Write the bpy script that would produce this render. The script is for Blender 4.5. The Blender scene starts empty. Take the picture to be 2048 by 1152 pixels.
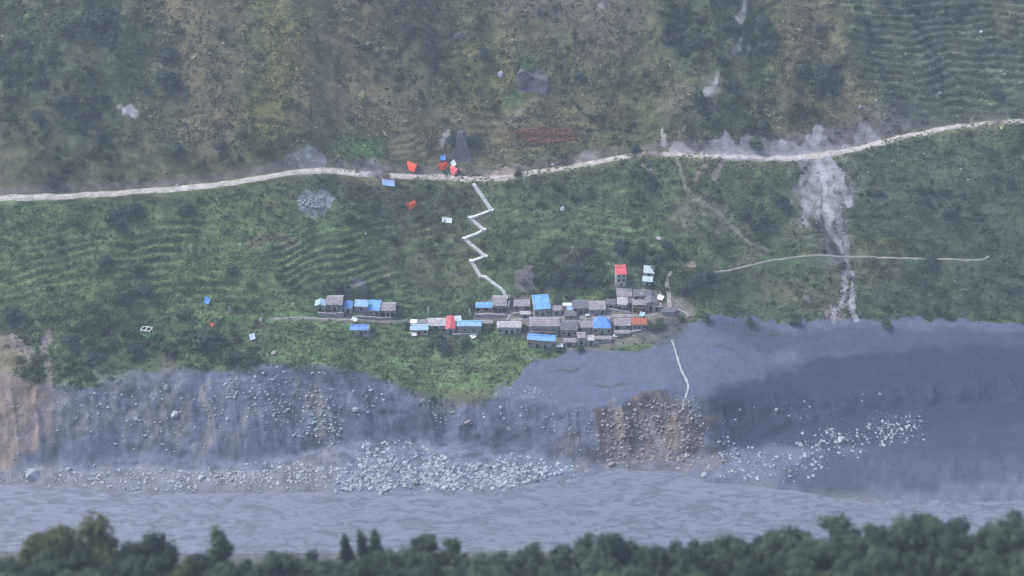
import bpy, math, random
import numpy as np
from math import radians as R

S = bpy.context.scene
COL = S.collection
rng = np.random.default_rng(7)
random.seed(7)

# ------------------------------------------------------------------ camera, sky, sun, exposure
CAM = np.array([0.0, -485.0, 380.0])
PITCH = R(35.0)
FPX = 2813.0                                   # focal length in pixels of a 2048 px wide frame
cd = bpy.data.cameras.new('camera')
cd.sensor_width = 36.0
cd.lens = 36.0 * FPX / 2048.0
cd.clip_start = 1.0
cd.clip_end = 6000.0
cam = bpy.data.objects.new('camera', cd)
cam.location = CAM
cam.rotation_euler = (math.pi / 2 - PITCH, 0, 0)
COL.objects.link(cam)
S.camera = cam

SUN_EL, SUN_AZ = R(52.0), R(-70.0)             # azimuth from +y (away from the camera) towards +x
w = bpy.data.worlds.new('World')
S.world = w
w.use_nodes = True
nt = w.node_tree
bg = nt.nodes['Background']
sky = nt.nodes.new('ShaderNodeTexSky')
sky.sky_type = 'NISHITA'
sky.sun_disc = False
sky.sun_elevation = SUN_EL
sky.sun_rotation = SUN_AZ
sky.air_density = 1.0
sky.dust_density = 1.5
sky.ozone_density = 1.2
nt.links.new(sky.outputs[0], bg.inputs[0])
bg.inputs[1].default_value = 0.12
sd = bpy.data.lights.new('sun', 'SUN')
sd.energy = 1.5
sd.angle = R(16)
sd.color = (1.0, 0.95, 0.9)
sun = bpy.data.objects.new('sun', sd)
dv = np.array([math.sin(SUN_AZ) * math.cos(SUN_EL), math.cos(SUN_AZ) * math.cos(SUN_EL), math.sin(SUN_EL)])
from mathutils import Vector
sun.rotation_euler = Vector(dv).to_track_quat('Z', 'Y').to_euler()
sun.location = (0, 0, 600)
COL.objects.link(sun)
S.view_settings.view_transform = 'Standard'
S.view_settings.look = 'None'
S.view_settings.gamma = 1.0
S.view_settings.use_curve_mapping = False
S.view_settings.exposure = 1.4
S.cycles.use_denoising = True
S.cycles.volume_bounces = 1
S.cycles.max_bounces = 6
S.cycles.filter_width = 1.3
cd.dof.use_dof = True
cd.dof.focus_distance = 640.0
cd.dof.aperture_fstop = 0.022

HAZE_DENSITY = 0.00024

# ------------------------------------------------------------------ noise and projection helpers
_T = np.random.default_rng(11).random((16, 256, 256))

def vnoise(x, y, seed=0):
    t = _T[seed % 16]
    xf = np.floor(x); yf = np.floor(y)
    fx = x - xf; fy = y - yf
    fx = fx * fx * (3 - 2 * fx); fy = fy * fy * (3 - 2 * fy)
    xi = xf.astype(np.int64) & 255; yi = yf.astype(np.int64) & 255
    x1 = (xi + 1) & 255; y1 = (yi + 1) & 255
    return (t[yi, xi] * (1 - fx) + t[yi, x1] * fx) * (1 - fy) + (t[y1, xi] * (1 - fx) + t[y1, x1] * fx) * fy

def fbm(x, y, wl, octv=4, seed=0, gain=0.5):
    """fractal noise in -1..1 with longest wavelength wl metres"""
    v = 0; a = 1; tot = 0; f = 1.0 / wl
    for o in range(octv):
        v = v + a * vnoise(x * f + 17.3 * o, y * f - 9.1 * o, seed + o)
        tot += a; a *= gain; f *= 2.03
    return v / tot * 2 - 1

def sstep(a, b, x):
    t = np.clip((x - a) / (b - a), 0, 1)
    return t * t * (3 - 2 * t)

_cp, _sp = math.cos(PITCH), math.sin(PITCH)
def ray(px, py):
    u = (np.asarray(px, float) - 1024) / FPX
    v = (576 - np.asarray(py, float)) / FPX
    d = np.stack([u + 0 * v, _cp + v * _sp, -_sp + v * _cp + 0 * u], -1)
    return d / np.linalg.norm(d, axis=-1, keepdims=True)

# ------------------------------------------------------------------ lie of the land: survey lines from the river up the valley side
PXS = np.arange(-1600, 3700, 12.0)
def lin(pts):
    p = np.array(pts, float)
    return np.interp(PXS, p[:, 0], p[:, 1])

rows_edge = lin([(0, 968), (100, 972), (300, 986), (600, 986), (800, 982), (1000, 977), (1150, 958), (1240, 938), (1350, 942),
                 (1420, 966), (1540, 974), (1640, 992), (1800, 998), (1920, 1000), (2048, 1000)])
rows_foot = lin([(0, 935), (150, 932), (300, 905), (500, 925), (650, 895), (760, 876), (900, 888), (1100, 908), (1190, 925),
                 (1440, 908), (1560, 868), (1750, 822), (1900, 812), (2048, 805)])
rows_top = lin([(0, 742), (100, 775), (200, 765), (330, 735), (450, 738), (560, 722), (700, 738), (780, 762), (860, 795),
                (960, 800), (1000, 792), (1100, 800), (1190, 815), (1330, 776), (1440, 800), (1600, 790), (2048, 745)])
rows_back = lin([(0, 640), (300, 645), (640, 596), (1000, 598), (1300, 588), (1400, 622), (1600, 640), (2048, 644)])
ROADPX = [(0, 404), (150, 398), (300, 388), (430, 377), (520, 361), (600, 347), (660, 348), (740, 357), (800, 359), (900, 362),
          (975, 366), (1050, 354), (1150, 340), (1250, 319), (1300, 313), (1360, 313), (1450, 321), (1580, 324), (1650, 316),
          (1740, 300), (1800, 281), (1900, 262), (2000, 250), (2048, 246)]
from numpy import interp
def smooth_rows(pts, k=5):
    r = lin(pts)
    ker = np.hanning(k * 2 + 3)[1:-1]; ker /= ker.sum()
    return np.convolve(np.pad(r, k, mode='edge'), ker, 'valid')
rows_road = smooth_rows(ROADPX, 3)

XG = np.arange(-1500, 1500.1, 2.0)
LY, LZ = [], []                                  # y(x), z(x) of each line on XG
def add_line_flat(rows, z):
    d = ray(PXS, rows)
    t = (z - CAM[2]) / d[:, 2]
    p = CAM + d * t[:, None]
    o = np.argsort(p[:, 0])
    LY.append(np.interp(XG, p[o, 0], p[o, 1])); LZ.append(np.full_like(XG, z))
def add_line_slope(rows, slope_pts):
    s = np.tan(np.radians(lin(slope_pts)))
    d = ray(PXS, rows)
    lo = np.full(len(PXS), 50.0); hi = np.full(len(PXS), 3000.0)
    for _ in range(50):
        m = (lo + hi) / 2
        p = CAM + d * m[:, None]
        g = p[:, 2] - (np.interp(p[:, 0], XG, LZ[-1]) + s * (p[:, 1] - np.interp(p[:, 0], XG, LY[-1])))
        lo = np.where(g > 0, m, lo); hi = np.where(g > 0, hi, m)
    o = np.argsort(p[:, 0])
    LY.append(np.interp(XG, p[o, 0], p[o, 1])); LZ.append(np.interp(XG, p[o, 0], p[o, 2]))
def gsm(a, k):
    ker = np.hanning(2 * k + 3)[1:-1]; ker /= ker.sum()
    return np.convolve(np.pad(a, k, mode='edge'), ker, 'valid')

near = lin([(0, 1112), (450, 1122), (900, 1114), (1300, 1100), (1700, 1084), (2048, 1074)])
add_line_flat(near, 0.0)                                   # 0 near water's edge
LY[0] = gsm(LY[0], 6)
add_line_flat(rows_edge, 0.0)                              # 1 far water's edge
add_line_slope(rows_foot, [(0, 9), (700, 6), (1200, 5), (1450, 8), (2048, 9)])          # 2 foot of the bank
add_line_slope(rows_top, [(0, 41), (700, 39), (1000, 38), (1190, 43), (1440, 40), (1600, 19), (2048, 16)])  # 3 brink
add_line_slope(rows_back, [(0, 22), (500, 14), (640, 9), (1000, 9), (1300, 9), (1440, 12), (1600, 16), (2048, 17)])  # 4 foot of hill
add_line_slope(rows_road, [(0, 31), (1000, 33), (2048, 33)])                            # 5 outer edge of the road
for k in (2, 3, 4):
    LY[k] = gsm(LY[k], 2); LZ[k] = gsm(LZ[k], 2)
LZ[5] = gsm(LZ[5], 8); LY[5] = gsm(LY[5], 2)
LY.append(LY[5] + 5.4); LZ.append(LZ[5] + 0.15)            # 6 inner edge of the road
cut_h = np.interp(XG, [-400, -120, -90, -60, 60, 80, 150, 165, 185, 200, 900], [1.2, 1.5, 4.5, 1.8, 1.5, 4, 7, 13, 12, 2, 1.5])
cut_h = gsm(cut_h + 1.3 * fbm(XG, 0 * XG + 3, 30, 4, 2), 2)
LY.append(LY[6] + 0.95 * cut_h); LZ.append(LZ[6] + cut_h)  # 7 top of the cut bank
upper = np.interp(XG, [-400, 0, 120, 400], [35, 37.5, 37, 33])
LY.append(LY[7] + 620); LZ.append(LZ[7] + 620 * np.tan(np.radians(upper)))              # 8 far up the hill
LY.append(LY[8] + 900); LZ.append(LZ[8] + 60)
LY = np.array(LY); LZ = np.array(LZ)
# near side of the gorge, rising steeply towards the camera
NY = np.array([LY[0] * 0 - 4000, LY[0] * 0 + CAM[1] - 500, LY[0] * 0 + CAM[1] + 130, LY[0] * 0 + CAM[1] + 238, LY[0] - 3])
NZ = np.array([LY[0] * 0 + 300, LY[0] * 0 + 290, LY[0] * 0 + 212, LY[0] * 0 + 122, LY[0] * 0 + 0.6])
NZ[3] += np.interp(XG, [-200, 0, 60, 140, 300], [-5, -6, -2, 3, 5])
AY = np.concatenate([NY, [LY[0] + 4], [LY[1] - 3], LY[1:]])
AZ = np.concatenate([NZ, [LZ[0] - 1.6], [LZ[1] - 1.2], LZ[1:]])
# index of far water's edge in AY
I_EDGE = 7

def lines_at(x):
    return ([np.interp(x, XG, AY[k]) for k in range(len(AY))], [np.interp(x, XG, AZ[k]) for k in range(len(AZ))])

def base_z(y, ys, zs):
    z = zs[0].copy()
    for k in range(len(ys) - 1):
        t = np.clip((y - ys[k]) / np.maximum(ys[k + 1] - ys[k], 1e-3), 0, 1)
        z = np.where(y >= ys[k], zs[k] + t * (zs[k + 1] - zs[k]), z)
    return z

TERR = []          # (world polygon, step height, strength) filled once the plain slope is known

def poly_sd(x, y, P):
    """signed distance (m), negative inside"""
    P = np.asarray(P, float)
    n = len(P)
    d = np.full(x.shape, 1e18); inside = np.zeros(x.shape, bool)
    for i in range(n):
        ax, ay = P[i]; bx, by = P[(i + 1) % n]
        ex, ey = bx - ax, by - ay
        wx, wy = x - ax, y - ay
        t = np.clip((wx * ex + wy * ey) / (ex * ex + ey * ey + 1e-9), 0, 1)
        d = np.minimum(d, (wx - t * ex) ** 2 + (wy - t * ey) ** 2)
        c = ((ay > y) != (by > y))
        with np.errstate(divide='ignore', invalid='ignore'):
            xi = ax + (y - ay) * ex / (ey if ey != 0 else 1e-9)
        inside ^= c & (x < xi)
    d = np.sqrt(d)
    return np.where(inside, -d, d)

def line_d(x, y, P):
    d = np.full(x.shape, 1e18)
    for i in range(len(P) - 1):
        ax, ay = P[i]; ex, ey = P[i + 1][0] - ax, P[i + 1][1] - ay
        wx, wy = x - ax, y - ay
        t = np.clip((wx * ex + wy * ey) / (ex * ex + ey * ey + 1e-9), 0, 1)
        d = np.minimum(d, (wx - t * ex) ** 2 + (wy - t * ey) ** 2)
    return np.sqrt(d)

def height(x, y):
    x = np.asarray(x, float); y = np.asarray(y, float)
    ys, zs = lines_at(x)
    z = (base_z(y - 1.0, ys, zs) + 2 * base_z(y, ys, zs) + base_z(y + 1.0, ys, zs)) / 4
    e, foot, top, back, ro, ri, cut = [ys[I_EDGE + k] for k in range(7)]
    inroad = sstep(-3.5, 0.3, y - ro) * (1 - sstep(-0.3, 3.5, y - ri))
    bank = sstep(0, 4, y - foot) * (1 - sstep(-5, 1, y - top))
    bench = sstep(-3, 3, y - top) * (1 - sstep(-3, 6, y - back))
    field = sstep(0, 12, y - back) * (1 - sstep(-6, 0, y - ro))
    upperm = sstep(0, 10, y - cut)
    nearm = 1 - sstep(-14, -2, y - ys[4])
    bar = sstep(-2, 2, y - e) * (1 - sstep(-3, 3, y - foot))
    # rills running down the bank, humps on the slopes
    rill = 1 - np.abs(fbm(x + 0.25 * y, y * 0.22, 13, 4, 3))
    z = z + bank * ((rill - 0.75) * 4.5 + 1.0 * fbm(x, y, 6, 4, 5))
    z = z + bench * (0.5 * fbm(x, y, 18, 3, 6) + 0.12 * fbm(x, y, 3, 2, 1))
    z = z + field * (1.3 * fbm(x, y, 34, 4, 7) + 0.6 * fbm(x, y, 6, 4, 8))
    gul = 1 - np.abs(fbm(x + 0.2 * y + 6 * fbm(x, y, 60, 2, 9), y * 0.3, 46, 4, 4))
    z = z + upperm * np.minimum(1, (y - cut) / 40 + .15) * ((gul - 0.7) * 12.0 + 2.6 * fbm(x, y, 30, 4, 2) + 1.2 * (1 - np.abs(fbm(x + .3 * y, y * .3, 14, 3, 6))))
    z = z + upperm * 0.8 * fbm(x, y, 6, 4, 12)
    z = z + nearm * (5.0 * fbm(x, y, 40, 3, 10))
    z = z + bar * (0.35 * fbm(x, y, 7, 3, 11))
    for (P, h, s, sd_) in TERR:
        bx = (x > P[:, 0].min() - 25) & (x < P[:, 0].max() + 25) & (y > P[:, 1].min() - 25) & (y < P[:, 1].max() + 25)
        if not bx.any():
            continue
        m = s * (1 - sstep(-14, 8, poly_sd(x[bx], y[bx], P) + 8 * fbm(x[bx], y[bx], 30, 2, 4))) * (1 - inroad[bx]) * sstep(-.5, .1, fbm(x[bx], y[bx], 30, 3, sd_ + 5))
        q = z[bx] / h + 1.7 * fbm(x[bx], y[bx], 55, 3, sd_) + .6 * fbm(x[bx], y[bx], 16, 3, sd_ + 2)
        f = np.floor(q); fr = q - f
        zt = z[bx] + h * (sstep(0.62, 1.0, fr) - fr)
        zz = z[bx] * (1 - m) + zt * m
        z[bx] = zz
    return z

# regular height grid for dropping things on the ground
GX0, GX1, GY0, GY1, GS = -430.0, 430.0, -420.0, 420.0, 0.75
def build_grid():
    global HG
    gx = np.arange(GX0, GX1 + .1, GS); gy = np.arange(GY0, GY1 + .1, GS)
    A, B = np.meshgrid(gx, gy)
    HG = height(A.ravel(), B.ravel()).reshape(A.shape)
def hz(x, y):
    x = np.asarray(x, float); y = np.asarray(y, float)
    fx = np.clip((x - GX0) / GS, 0, HG.shape[1] - 1.001); fy = np.clip((y - GY0) / GS, 0, HG.shape[0] - 1.001)
    i = fx.astype(int); j = fy.astype(int); a = fx - i; b = fy - j
    return (HG[j, i] * (1 - a) + HG[j, i + 1] * a) * (1 - b) + (HG[j + 1, i] * (1 - a) + HG[j + 1, i + 1] * a) * b

_TS = np.arange(200.0, 1300.0, 1.5)
def at(px, py, over=0.0):
    """the ground point seen at a survey pixel"""
    d = ray(px, py)
    P = CAM + d * _TS[:, None]
    g = P[:, 2] - hz(P[:, 0], P[:, 1]) - over
    g = np.where(P[:, 1] < -150, 1, g) if py < 1090 else g
    k = np.argmax(g < 0)
    if k == 0:
        k = len(_TS) - 1
    t0, t1 = _TS[k - 1], _TS[k]
    f = g[k - 1] / (g[k - 1] - g[k] + 1e-9)
    p = CAM + d * (t0 + (t1 - t0) * f)
    return np.array([p[0], p[1], float(hz(p[0], p[1]))])
def wpoly(pts):
    return np.array([at(a, b)[:2] for a, b in pts])

build_grid()
TERR.append((wpoly([(-60, 470), (330, 420), (640, 440), (830, 430), (930, 470), (930, 590), (640, 590), (560, 620), (300, 640), (-60, 620)]), 2.3, 0.8, 3))
TERR.append((wpoly([(1640, -60), (2120, -60), (2120, 235), (1800, 250), (1660, 210), (1560, 120)]), 2.6, 0.6, 5))
TERR.append((wpoly([(800, 215), (1180, 215), (1260, 300), (1000, 330), (760, 300)]), 2.4, 0.55, 8))
TERR.append((wpoly([(1000, 400), (1330, 400), (1330, 560), (1040, 570)]), 2.6, 0.5, 6))
build_grid()

# ------------------------------------------------------------------ mesh and tagging helpers
def mesh_obj(name, V, F, m=None, parent=None, smooth=False, loc=None):
    me = bpy.data.meshes.new(name)
    me.from_pydata([tuple(v) for v in V], [], [tuple(f) for f in F])
    me.update()
    if smooth:
        me.shade_smooth()
    return link(name, me, m, parent, loc)
def link(name, me, m=None, parent=None, loc=None):
    o = bpy.data.objects.new(name, me)
    if m is not None and len(me.materials) == 0:
        me.materials.append(m)
    COL.objects.link(o)
    if parent is not None:
        o.parent = parent
    if loc is not None:
        o.location = loc
    return o
def tag(o, label=None, cat=None, group=None, kind=None):
    if label: o['label'] = label
    if cat: o['category'] = cat
    if group: o['group'] = group
    if kind: o['kind'] = kind
    return o
def empty(name, loc, yaw=0.0):
    o = bpy.data.objects.new(name, None)
    o.empty_display_size = 0.5
    o.location = loc
    o.rotation_euler = (0, 0, yaw)
    COL.objects.link(o)
    return o
def copy_tree(o, parent=None):
    c = o.copy(); COL.objects.link(c)
    if parent is not None:
        c.parent = parent
    for ch in o.children:
        copy_tree(ch, c)
    return c
class MB:
    def __init__(s): s.V = []; s.F = []
    def add(s, V, F):
        n = len(s.V); s.V += [tuple(v) for v in V]; s.F += [tuple(i + n for i in f) for f in F]
    def box(s, x0, x1, y0, y1, z0, z1):
        s.add([(x0, y0, z0), (x1, y0, z0), (x1, y1, z0), (x0, y1, z0), (x0, y0, z1), (x1, y0, z1), (x1, y1, z1), (x0, y1, z1)],
              [(0, 3, 2, 1), (4, 5, 6, 7), (0, 1, 5, 4), (1, 2, 6, 5), (2, 3, 7, 6), (3, 0, 4, 7)])
    def hexa(s, bottom, top):
        s.add(list(bottom) + list(top), [(0, 3, 2, 1), (4, 5, 6, 7), (0, 1, 5, 4), (1, 2, 6, 5), (2, 3, 7, 6), (3, 0, 4, 7)])
    def tube(s, a, b, r0, r1, n=6):
        a = np.array(a, float); b = np.array(b, float)
        d = (b - a) / np.linalg.norm(b - a)
        u = np.cross(d, [0, 0, 1.0]);
        if np.linalg.norm(u) < 1e-3: u = np.array([1.0, 0, 0])
        u /= np.linalg.norm(u); v = np.cross(d, u)
        V = []
        for p, r in ((a, r0), (b, r1)):
            for k in range(n):
                an = 2 * math.pi * k / n
                V.append(p + r * (math.cos(an) * u + math.sin(an) * v))
        F = [(k, (k + 1) % n, n + (k + 1) % n, n + k) for k in range(n)]
        F += [tuple(range(n - 1, -1, -1)), tuple(range(n, 2 * n))]
        s.add(V, F)
    def sheet(s, c, ribs, th=0.05, amp=0.035):
        """folded metal sheet over the quad c = (front left, front right, back right, back left), with thickness"""
        c = [np.array(k, float) for k in c]
        nrm = np.cross(c[1] - c[0], c[3] - c[0]); nrm /= np.linalg.norm(nrm)
        n = max(2, ribs) * 2
        top, bot = [], []
        for j in range(2):
            for i in range(n + 1):
                t = i / n
                p = (c[0] * (1 - t) + c[1] * t) if j == 0 else (c[3] * (1 - t) + c[2] * t)
                q = p + nrm * (amp if i % 2 else -amp)
                top.append(q + nrm * th); bot.append(q)
        m = n + 1
        F = [(i, i + 1, m + i + 1, m + i) for i in range(n)]
        F += [(2 * m + i, 2 * m + m + i, 2 * m + m + i + 1, 2 * m + i + 1) for i in range(n)]
        F += [(i, 2 * m + i, 2 * m + i + 1, i + 1) for i in range(n)]
        F += [(m + i, m + i + 1, 3 * m + i + 1, 3 * m + i) for i in range(n)]
        F += [(0, m, 3 * m, 2 * m), (n, 2 * m + n, 3 * m + n, m + n)]
        s.add(top + bot, F)
    def slab(s, c, th):
        c = [np.array(k, float) for k in c]
        nrm = np.cross(c[1] - c[0], c[3] - c[0]); nrm /= np.linalg.norm(nrm)
        s.hexa(c, [k + nrm * th for k in c])
    def build(s, name, m, parent=None, smooth=False, loc=None):
        return mesh_obj(name, s.V, s.F, m, parent, smooth, loc)

# ------------------------------------------------------------------ materials
def mat(name, col, rough=0.9, var=0.25, scale=1.2, bump=0.0, col2=None, random_tint=0.0, hue2=None, spec=0.2, detail=4):
    m = bpy.data.materials.new(name)
    m.use_nodes = True
    n = m.node_tree.nodes; l = m.node_tree.links
    p = n['Principled BSDF']
    p.inputs['Roughness'].default_value = rough
    p.inputs['Specular IOR Level'].default_value = spec
    tc = n.new('ShaderNodeTexCoord')
    nz = n.new('ShaderNodeTexNoise'); nz.inputs['Scale'].default_value = scale; nz.inputs['Detail'].default_value = detail
    l.new(tc.outputs['Object'], nz.inputs['Vector'])
    cr = n.new('ShaderNodeValToRGB')
    a = tuple(c * (1 - var) for c in col); b = col2 if col2 else tuple(min(1, c * (1 + var)) for c in col)
    cr.color_ramp.elements[0].position = 0.3; cr.color_ramp.elements[0].color = (*a, 1)
    cr.color_ramp.elements[1].position = 0.7; cr.color_ramp.elements[1].color = (*b, 1)
    l.new(nz.outputs['Fac'], cr.inputs['Fac'])
    out = cr.outputs['Color']
    if random_tint:
        oi = n.new('ShaderNodeObjectInfo')
        r2 = n.new('ShaderNodeValToRGB')
        lo = 1 - random_tint; h2 = hue2 or (1 + random_tint,) * 3
        r2.color_ramp.elements[0].color = (lo, lo, lo, 1)
        r2.color_ramp.elements[1].color = (*h2, 1)
        l.new(oi.outputs['Random'], r2.inputs['Fac'])
        mx = n.new('ShaderNodeMix'); mx.data_type = 'RGBA'; mx.blend_type = 'MULTIPLY'; mx.inputs['Factor'].default_value = 1
        l.new(out, mx.inputs['A']); l.new(r2.outputs['Color'], mx.inputs['B'])
        out = mx.outputs['Result']
    l.new(out, p.inputs['Base Color'])
    if bump:
        nb = n.new('ShaderNodeTexNoise'); nb.inputs['Scale'].default_value = scale * 3; nb.inputs['Detail'].default_value = 5
        l.new(tc.outputs['Object'], nb.inputs['Vector'])
        bp = n.new('ShaderNodeBump'); bp.inputs['Strength'].default_value = 0.8; bp.inputs['Distance'].default_value = bump
        l.new(nb.outputs['Fac'], bp.inputs['Height']); l.new(bp.outputs['Normal'], p.inputs['Normal'])
    return m

def ground_mat(name, attr):
    m = bpy.data.materials.new(name); m.use_nodes = True
    n = m.node_tree.nodes; l = m.node_tree.links
    p = n['Principled BSDF']; p.inputs['Roughness'].default_value = 0.95; p.inputs['Specular IOR Level'].default_value = 0.1
    at_ = n.new('ShaderNodeAttribute'); at_.attribute_name = attr
    tc = n.new('ShaderNodeTexCoord')
    prev = at_.outputs['Color']
    for sc, lo, hi in ((0.35, 0.72, 1.28), (1.6, 0.7, 1.3)):
        nz = n.new('ShaderNodeTexNoise'); nz.inputs['Scale'].default_value = sc; nz.inputs['Detail'].default_value = 3
        l.new(tc.outputs['Object'], nz.inputs['Vector'])
        mr = n.new('ShaderNodeMapRange')
        mr.inputs['From Min'].default_value = 0.3; mr.inputs['From Max'].default_value = 0.7
        mr.inputs['To Min'].default_value = lo; mr.inputs['To Max'].default_value = hi
        l.new(nz.outputs['Fac'], mr.inputs['Value'])
        ma = n.new('ShaderNodeMath'); ma.operation = 'MULTIPLY_ADD'; mm = n.new('ShaderNodeMath'); mm.operation = 'SUBTRACT'
        l.new(mr.outputs['Result'], mm.inputs[0]); mm.inputs[1].default_value = 1.0
        l.new(mm.outputs[0], ma.inputs[0]); l.new(at_.outputs['Alpha'], ma.inputs[1]); ma.inputs[2].default_value = 1.0
        vm = n.new('ShaderNodeVectorMath'); vm.operation = 'SCALE'
        l.new(prev, vm.inputs[0]); l.new(ma.outputs[0], vm.inputs['Scale'])
        prev = vm.outputs['Vector']
    l.new(prev, p.inputs['Base Color'])
    nb = n.new('ShaderNodeTexNoise'); nb.inputs['Scale'].default_value = 1.1; nb.inputs['Detail'].default_value = 6
    l.new(tc.outputs['Object'], nb.inputs['Vector'])
    bp = n.new('ShaderNodeBump'); bp.inputs['Strength'].default_value = 0.7; bp.inputs['Distance'].default_value = 0.5
    l.new(nb.outputs['Fac'], bp.inputs['Height']); l.new(bp.outputs['Normal'], p.inputs['Normal'])
    return m

# ------------------------------------------------------------------ what grows and lies where
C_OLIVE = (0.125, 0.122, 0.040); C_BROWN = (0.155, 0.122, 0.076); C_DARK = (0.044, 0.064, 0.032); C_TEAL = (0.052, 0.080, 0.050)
C_FIELD = (0.080, 0.120, 0.048); C_BRIGHT = (0.096, 0.150, 0.062); C_YEL = (0.110, 0.112, 0.046)
C_SCREE = (0.142, 0.154, 0.215); C_MUD = (0.115, 0.130, 0.196); C_DARKMUD = (0.030, 0.040, 0.076); C_PALE = (0.36, 0.34, 0.34)
C_TAN = (0.25, 0.20, 0.155); C_BCLIFF = (0.118, 0.096, 0.094); C_DIRT = (0.155, 0.138, 0.125); C_PINK = (0.24, 0.20, 0.185)
RG = []   # (world polygon, colour, soft m, opacity, wobble m, breakup, shrub density or None, crop density or None)
def region(pts, col, soft=4, op=0.8, wob=6, brk=0.0, shrub=None, crop=None):
    RG.append((wpoly(pts), np.array(col), soft, op, wob, brk, shrub, crop))
def blob(cx, cy, rx, ry, col, **k):
    region([(cx + rx * math.cos(a), cy + ry * math.sin(a)) for a in np.linspace(0, 2 * math.pi, 10)[:-1]], col, **k)
TR = []   # tracks: (world polyline, width m, colour, opacity, breakup)
def track(pts, width, col, op=0.85, brk=0.3):
    TR.append((wpoly(pts), width, np.array(col), op, brk))

# upper slope
region([(300, -60), (500, -60), (520, 150), (480, 300), (340, 280), (320, 120)], C_BROWN, 8, .7, 10, .3, .25)
region([(480, -60), (640, -60), (610, 120), (600, 280), (500, 290), (500, 120)], C_OLIVE, 8, .8, 8, .2, .2)
region([(620, -60), (800, -60), (780, 100), (760, 280), (600, 250), (620, 100)], C_BROWN, 8, .7, 10, .3, .35)
region([(780, -60), (980, -60), (1000, 120), (880, 240), (780, 150)], (.062, .068, .04), 9, .7, 10, .3, .4)
region([(1000, -60), (1300, -60), (1290, 110), (1180, 150), (1120, 60), (1020, 60)], (.105, .085, .078), 8, .75, 10, .3, .3)
region([(880, 110), (1020, 60), (1040, 190), (960, 230), (880, 220)], C_OLIVE, 6, .7, 8, .2, .2)
region([(1100, 140), (1290, 130), (1300, 260), (1180, 280), (1110, 200)], (.085, .09, .045), 7, .75, 8, .2, .2)
region([(1300, -60), (1560, -60), (1550, 230), (1470, 280), (1330, 260), (1290, 130)], C_DARK, 7, .7, 10, .4, 1.0)
region([(1560, -60), (1720, -60), (1700, 120), (1740, 240), (1560, 250)], C_BROWN, 8, .6, 10, .35, .3)
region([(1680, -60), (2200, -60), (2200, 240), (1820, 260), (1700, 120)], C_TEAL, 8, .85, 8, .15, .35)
region([(-100, -60), (300, -60), (340, 160), (300, 360), (-100, 390)], C_DARK, 10, .6, 14, .55, .8)
blob(335, 165, 34, 26, C_DARK, shrub=2.0, wob=5); blob(180, 40, 70, 40, C_DARK, shrub=2.0); blob(60, 130, 70, 60, C_DARK, shrub=1.8)
blob(1640, 160, 45, 32, C_DARK, shrub=1.8); blob(1510, 90, 30, 60, C_DARK, shrub=1.8); blob(1350, 60, 40, 50, C_DARK, shrub=1.6)
blob(1420, 220, 70, 30, C_DARK, shrub=1.6)
blob(1150, 205, 26, 30, C_YEL, soft=4, op=.6); blob(1070, 130, 26, 12, C_BRIGHT, soft=2, op=.8)
blob(1030, 196, 22, 8, C_BRIGHT, soft=2, op=.9); blob(745, 298, 26, 15, (0.07, 0.16, 0.055), soft=2.5, op=.95, crop=1)
blob(720, 290, 60, 22, C_FIELD, soft=4, op=.5)
# scars of the upper slope
blob(262, 222, 20, 16, C_PALE, soft=2, op=.9, wob=3, brk=.4, shrub=0); blob(235, 212, 12, 9, C_PINK, soft=2, op=.8, shrub=0, brk=.4)
blob(340, 145, 14, 8, C_PINK, soft=2, op=.7, brk=.5); blob(120, 190, 20, 15, C_PINK, soft=4, op=.5, brk=.5)
blob(605, 318, 42, 17, (.27, .25, .25), soft=3, op=.85, wob=3, brk=.3, shrub=0)
blob(755, 338, 36, 12, (.22, .19, .18), soft=3, op=.85, wob=3, brk=.2, shrub=0)
blob(1012, 348, 24, 10, (.33, .26, .22), soft=2, op=.9, wob=2, brk=.2, shrub=0)
blob(1170, 319, 18, 7, (.23, .20, .19), soft=2, op=.8, wob=2, shrub=0)
region([(1335, 308), (1350, 285), (1395, 300), (1420, 280), (1455, 268), (1475, 290), (1500, 280), (1520, 292), (1600, 290), (1622, 262),
        (1645, 250), (1665, 280), (1700, 285), (1715, 255), (1735, 245), (1760, 262), (1762, 290), (1700, 308), (1600, 322), (1450, 318)],
       (.31, .285, .295), 2, .95, 3, .3, 0)
blob(1632, 272, 14, 22, C_PALE, soft=2, op=.8, wob=2, shrub=0)
track([(1432, 150), (1424, 172), (1412, 186)], 2.2, C_PALE, .8, .4); track([(1490, 5), (1476, 42)], 2.0, C_PALE, .8, .5)
track([(1478, 85), (1470, 102)], 2.0, C_PALE, .7, .5); track([(1500, 92), (1498, 106)], 1.6, C_PALE, .7, .5)
track([(1400, 210), (1360, 260), (1340, 300)], 1.2, C_PINK, .5, .5); track([(1325, 265), (1330, 295)], .8, C_PALE, .7, .2)
blob(1420, 180, 26, 24, C_PINK, soft=4, op=.5, brk=.5); blob(1380, 210, 50, 30, C_PINK, soft=5, op=.35, brk=.5)
blob(1205, 12, 22, 14, (.2, .19, .2), soft=3, op=.8, brk=.4, shrub=0)
track([(893, 268), (884, 290)], .7, C_PALE, .7, .2); track([(1045, 220), (1010, 255)], .7, C_PINK, .5, .3)
# amaranth field
region([(1004, 268), (1060, 258), (1150, 258), (1155, 280), (1090, 288), (1008, 286)], (.12, .085, .05), 2, .7, 2, .3, 0)
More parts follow.
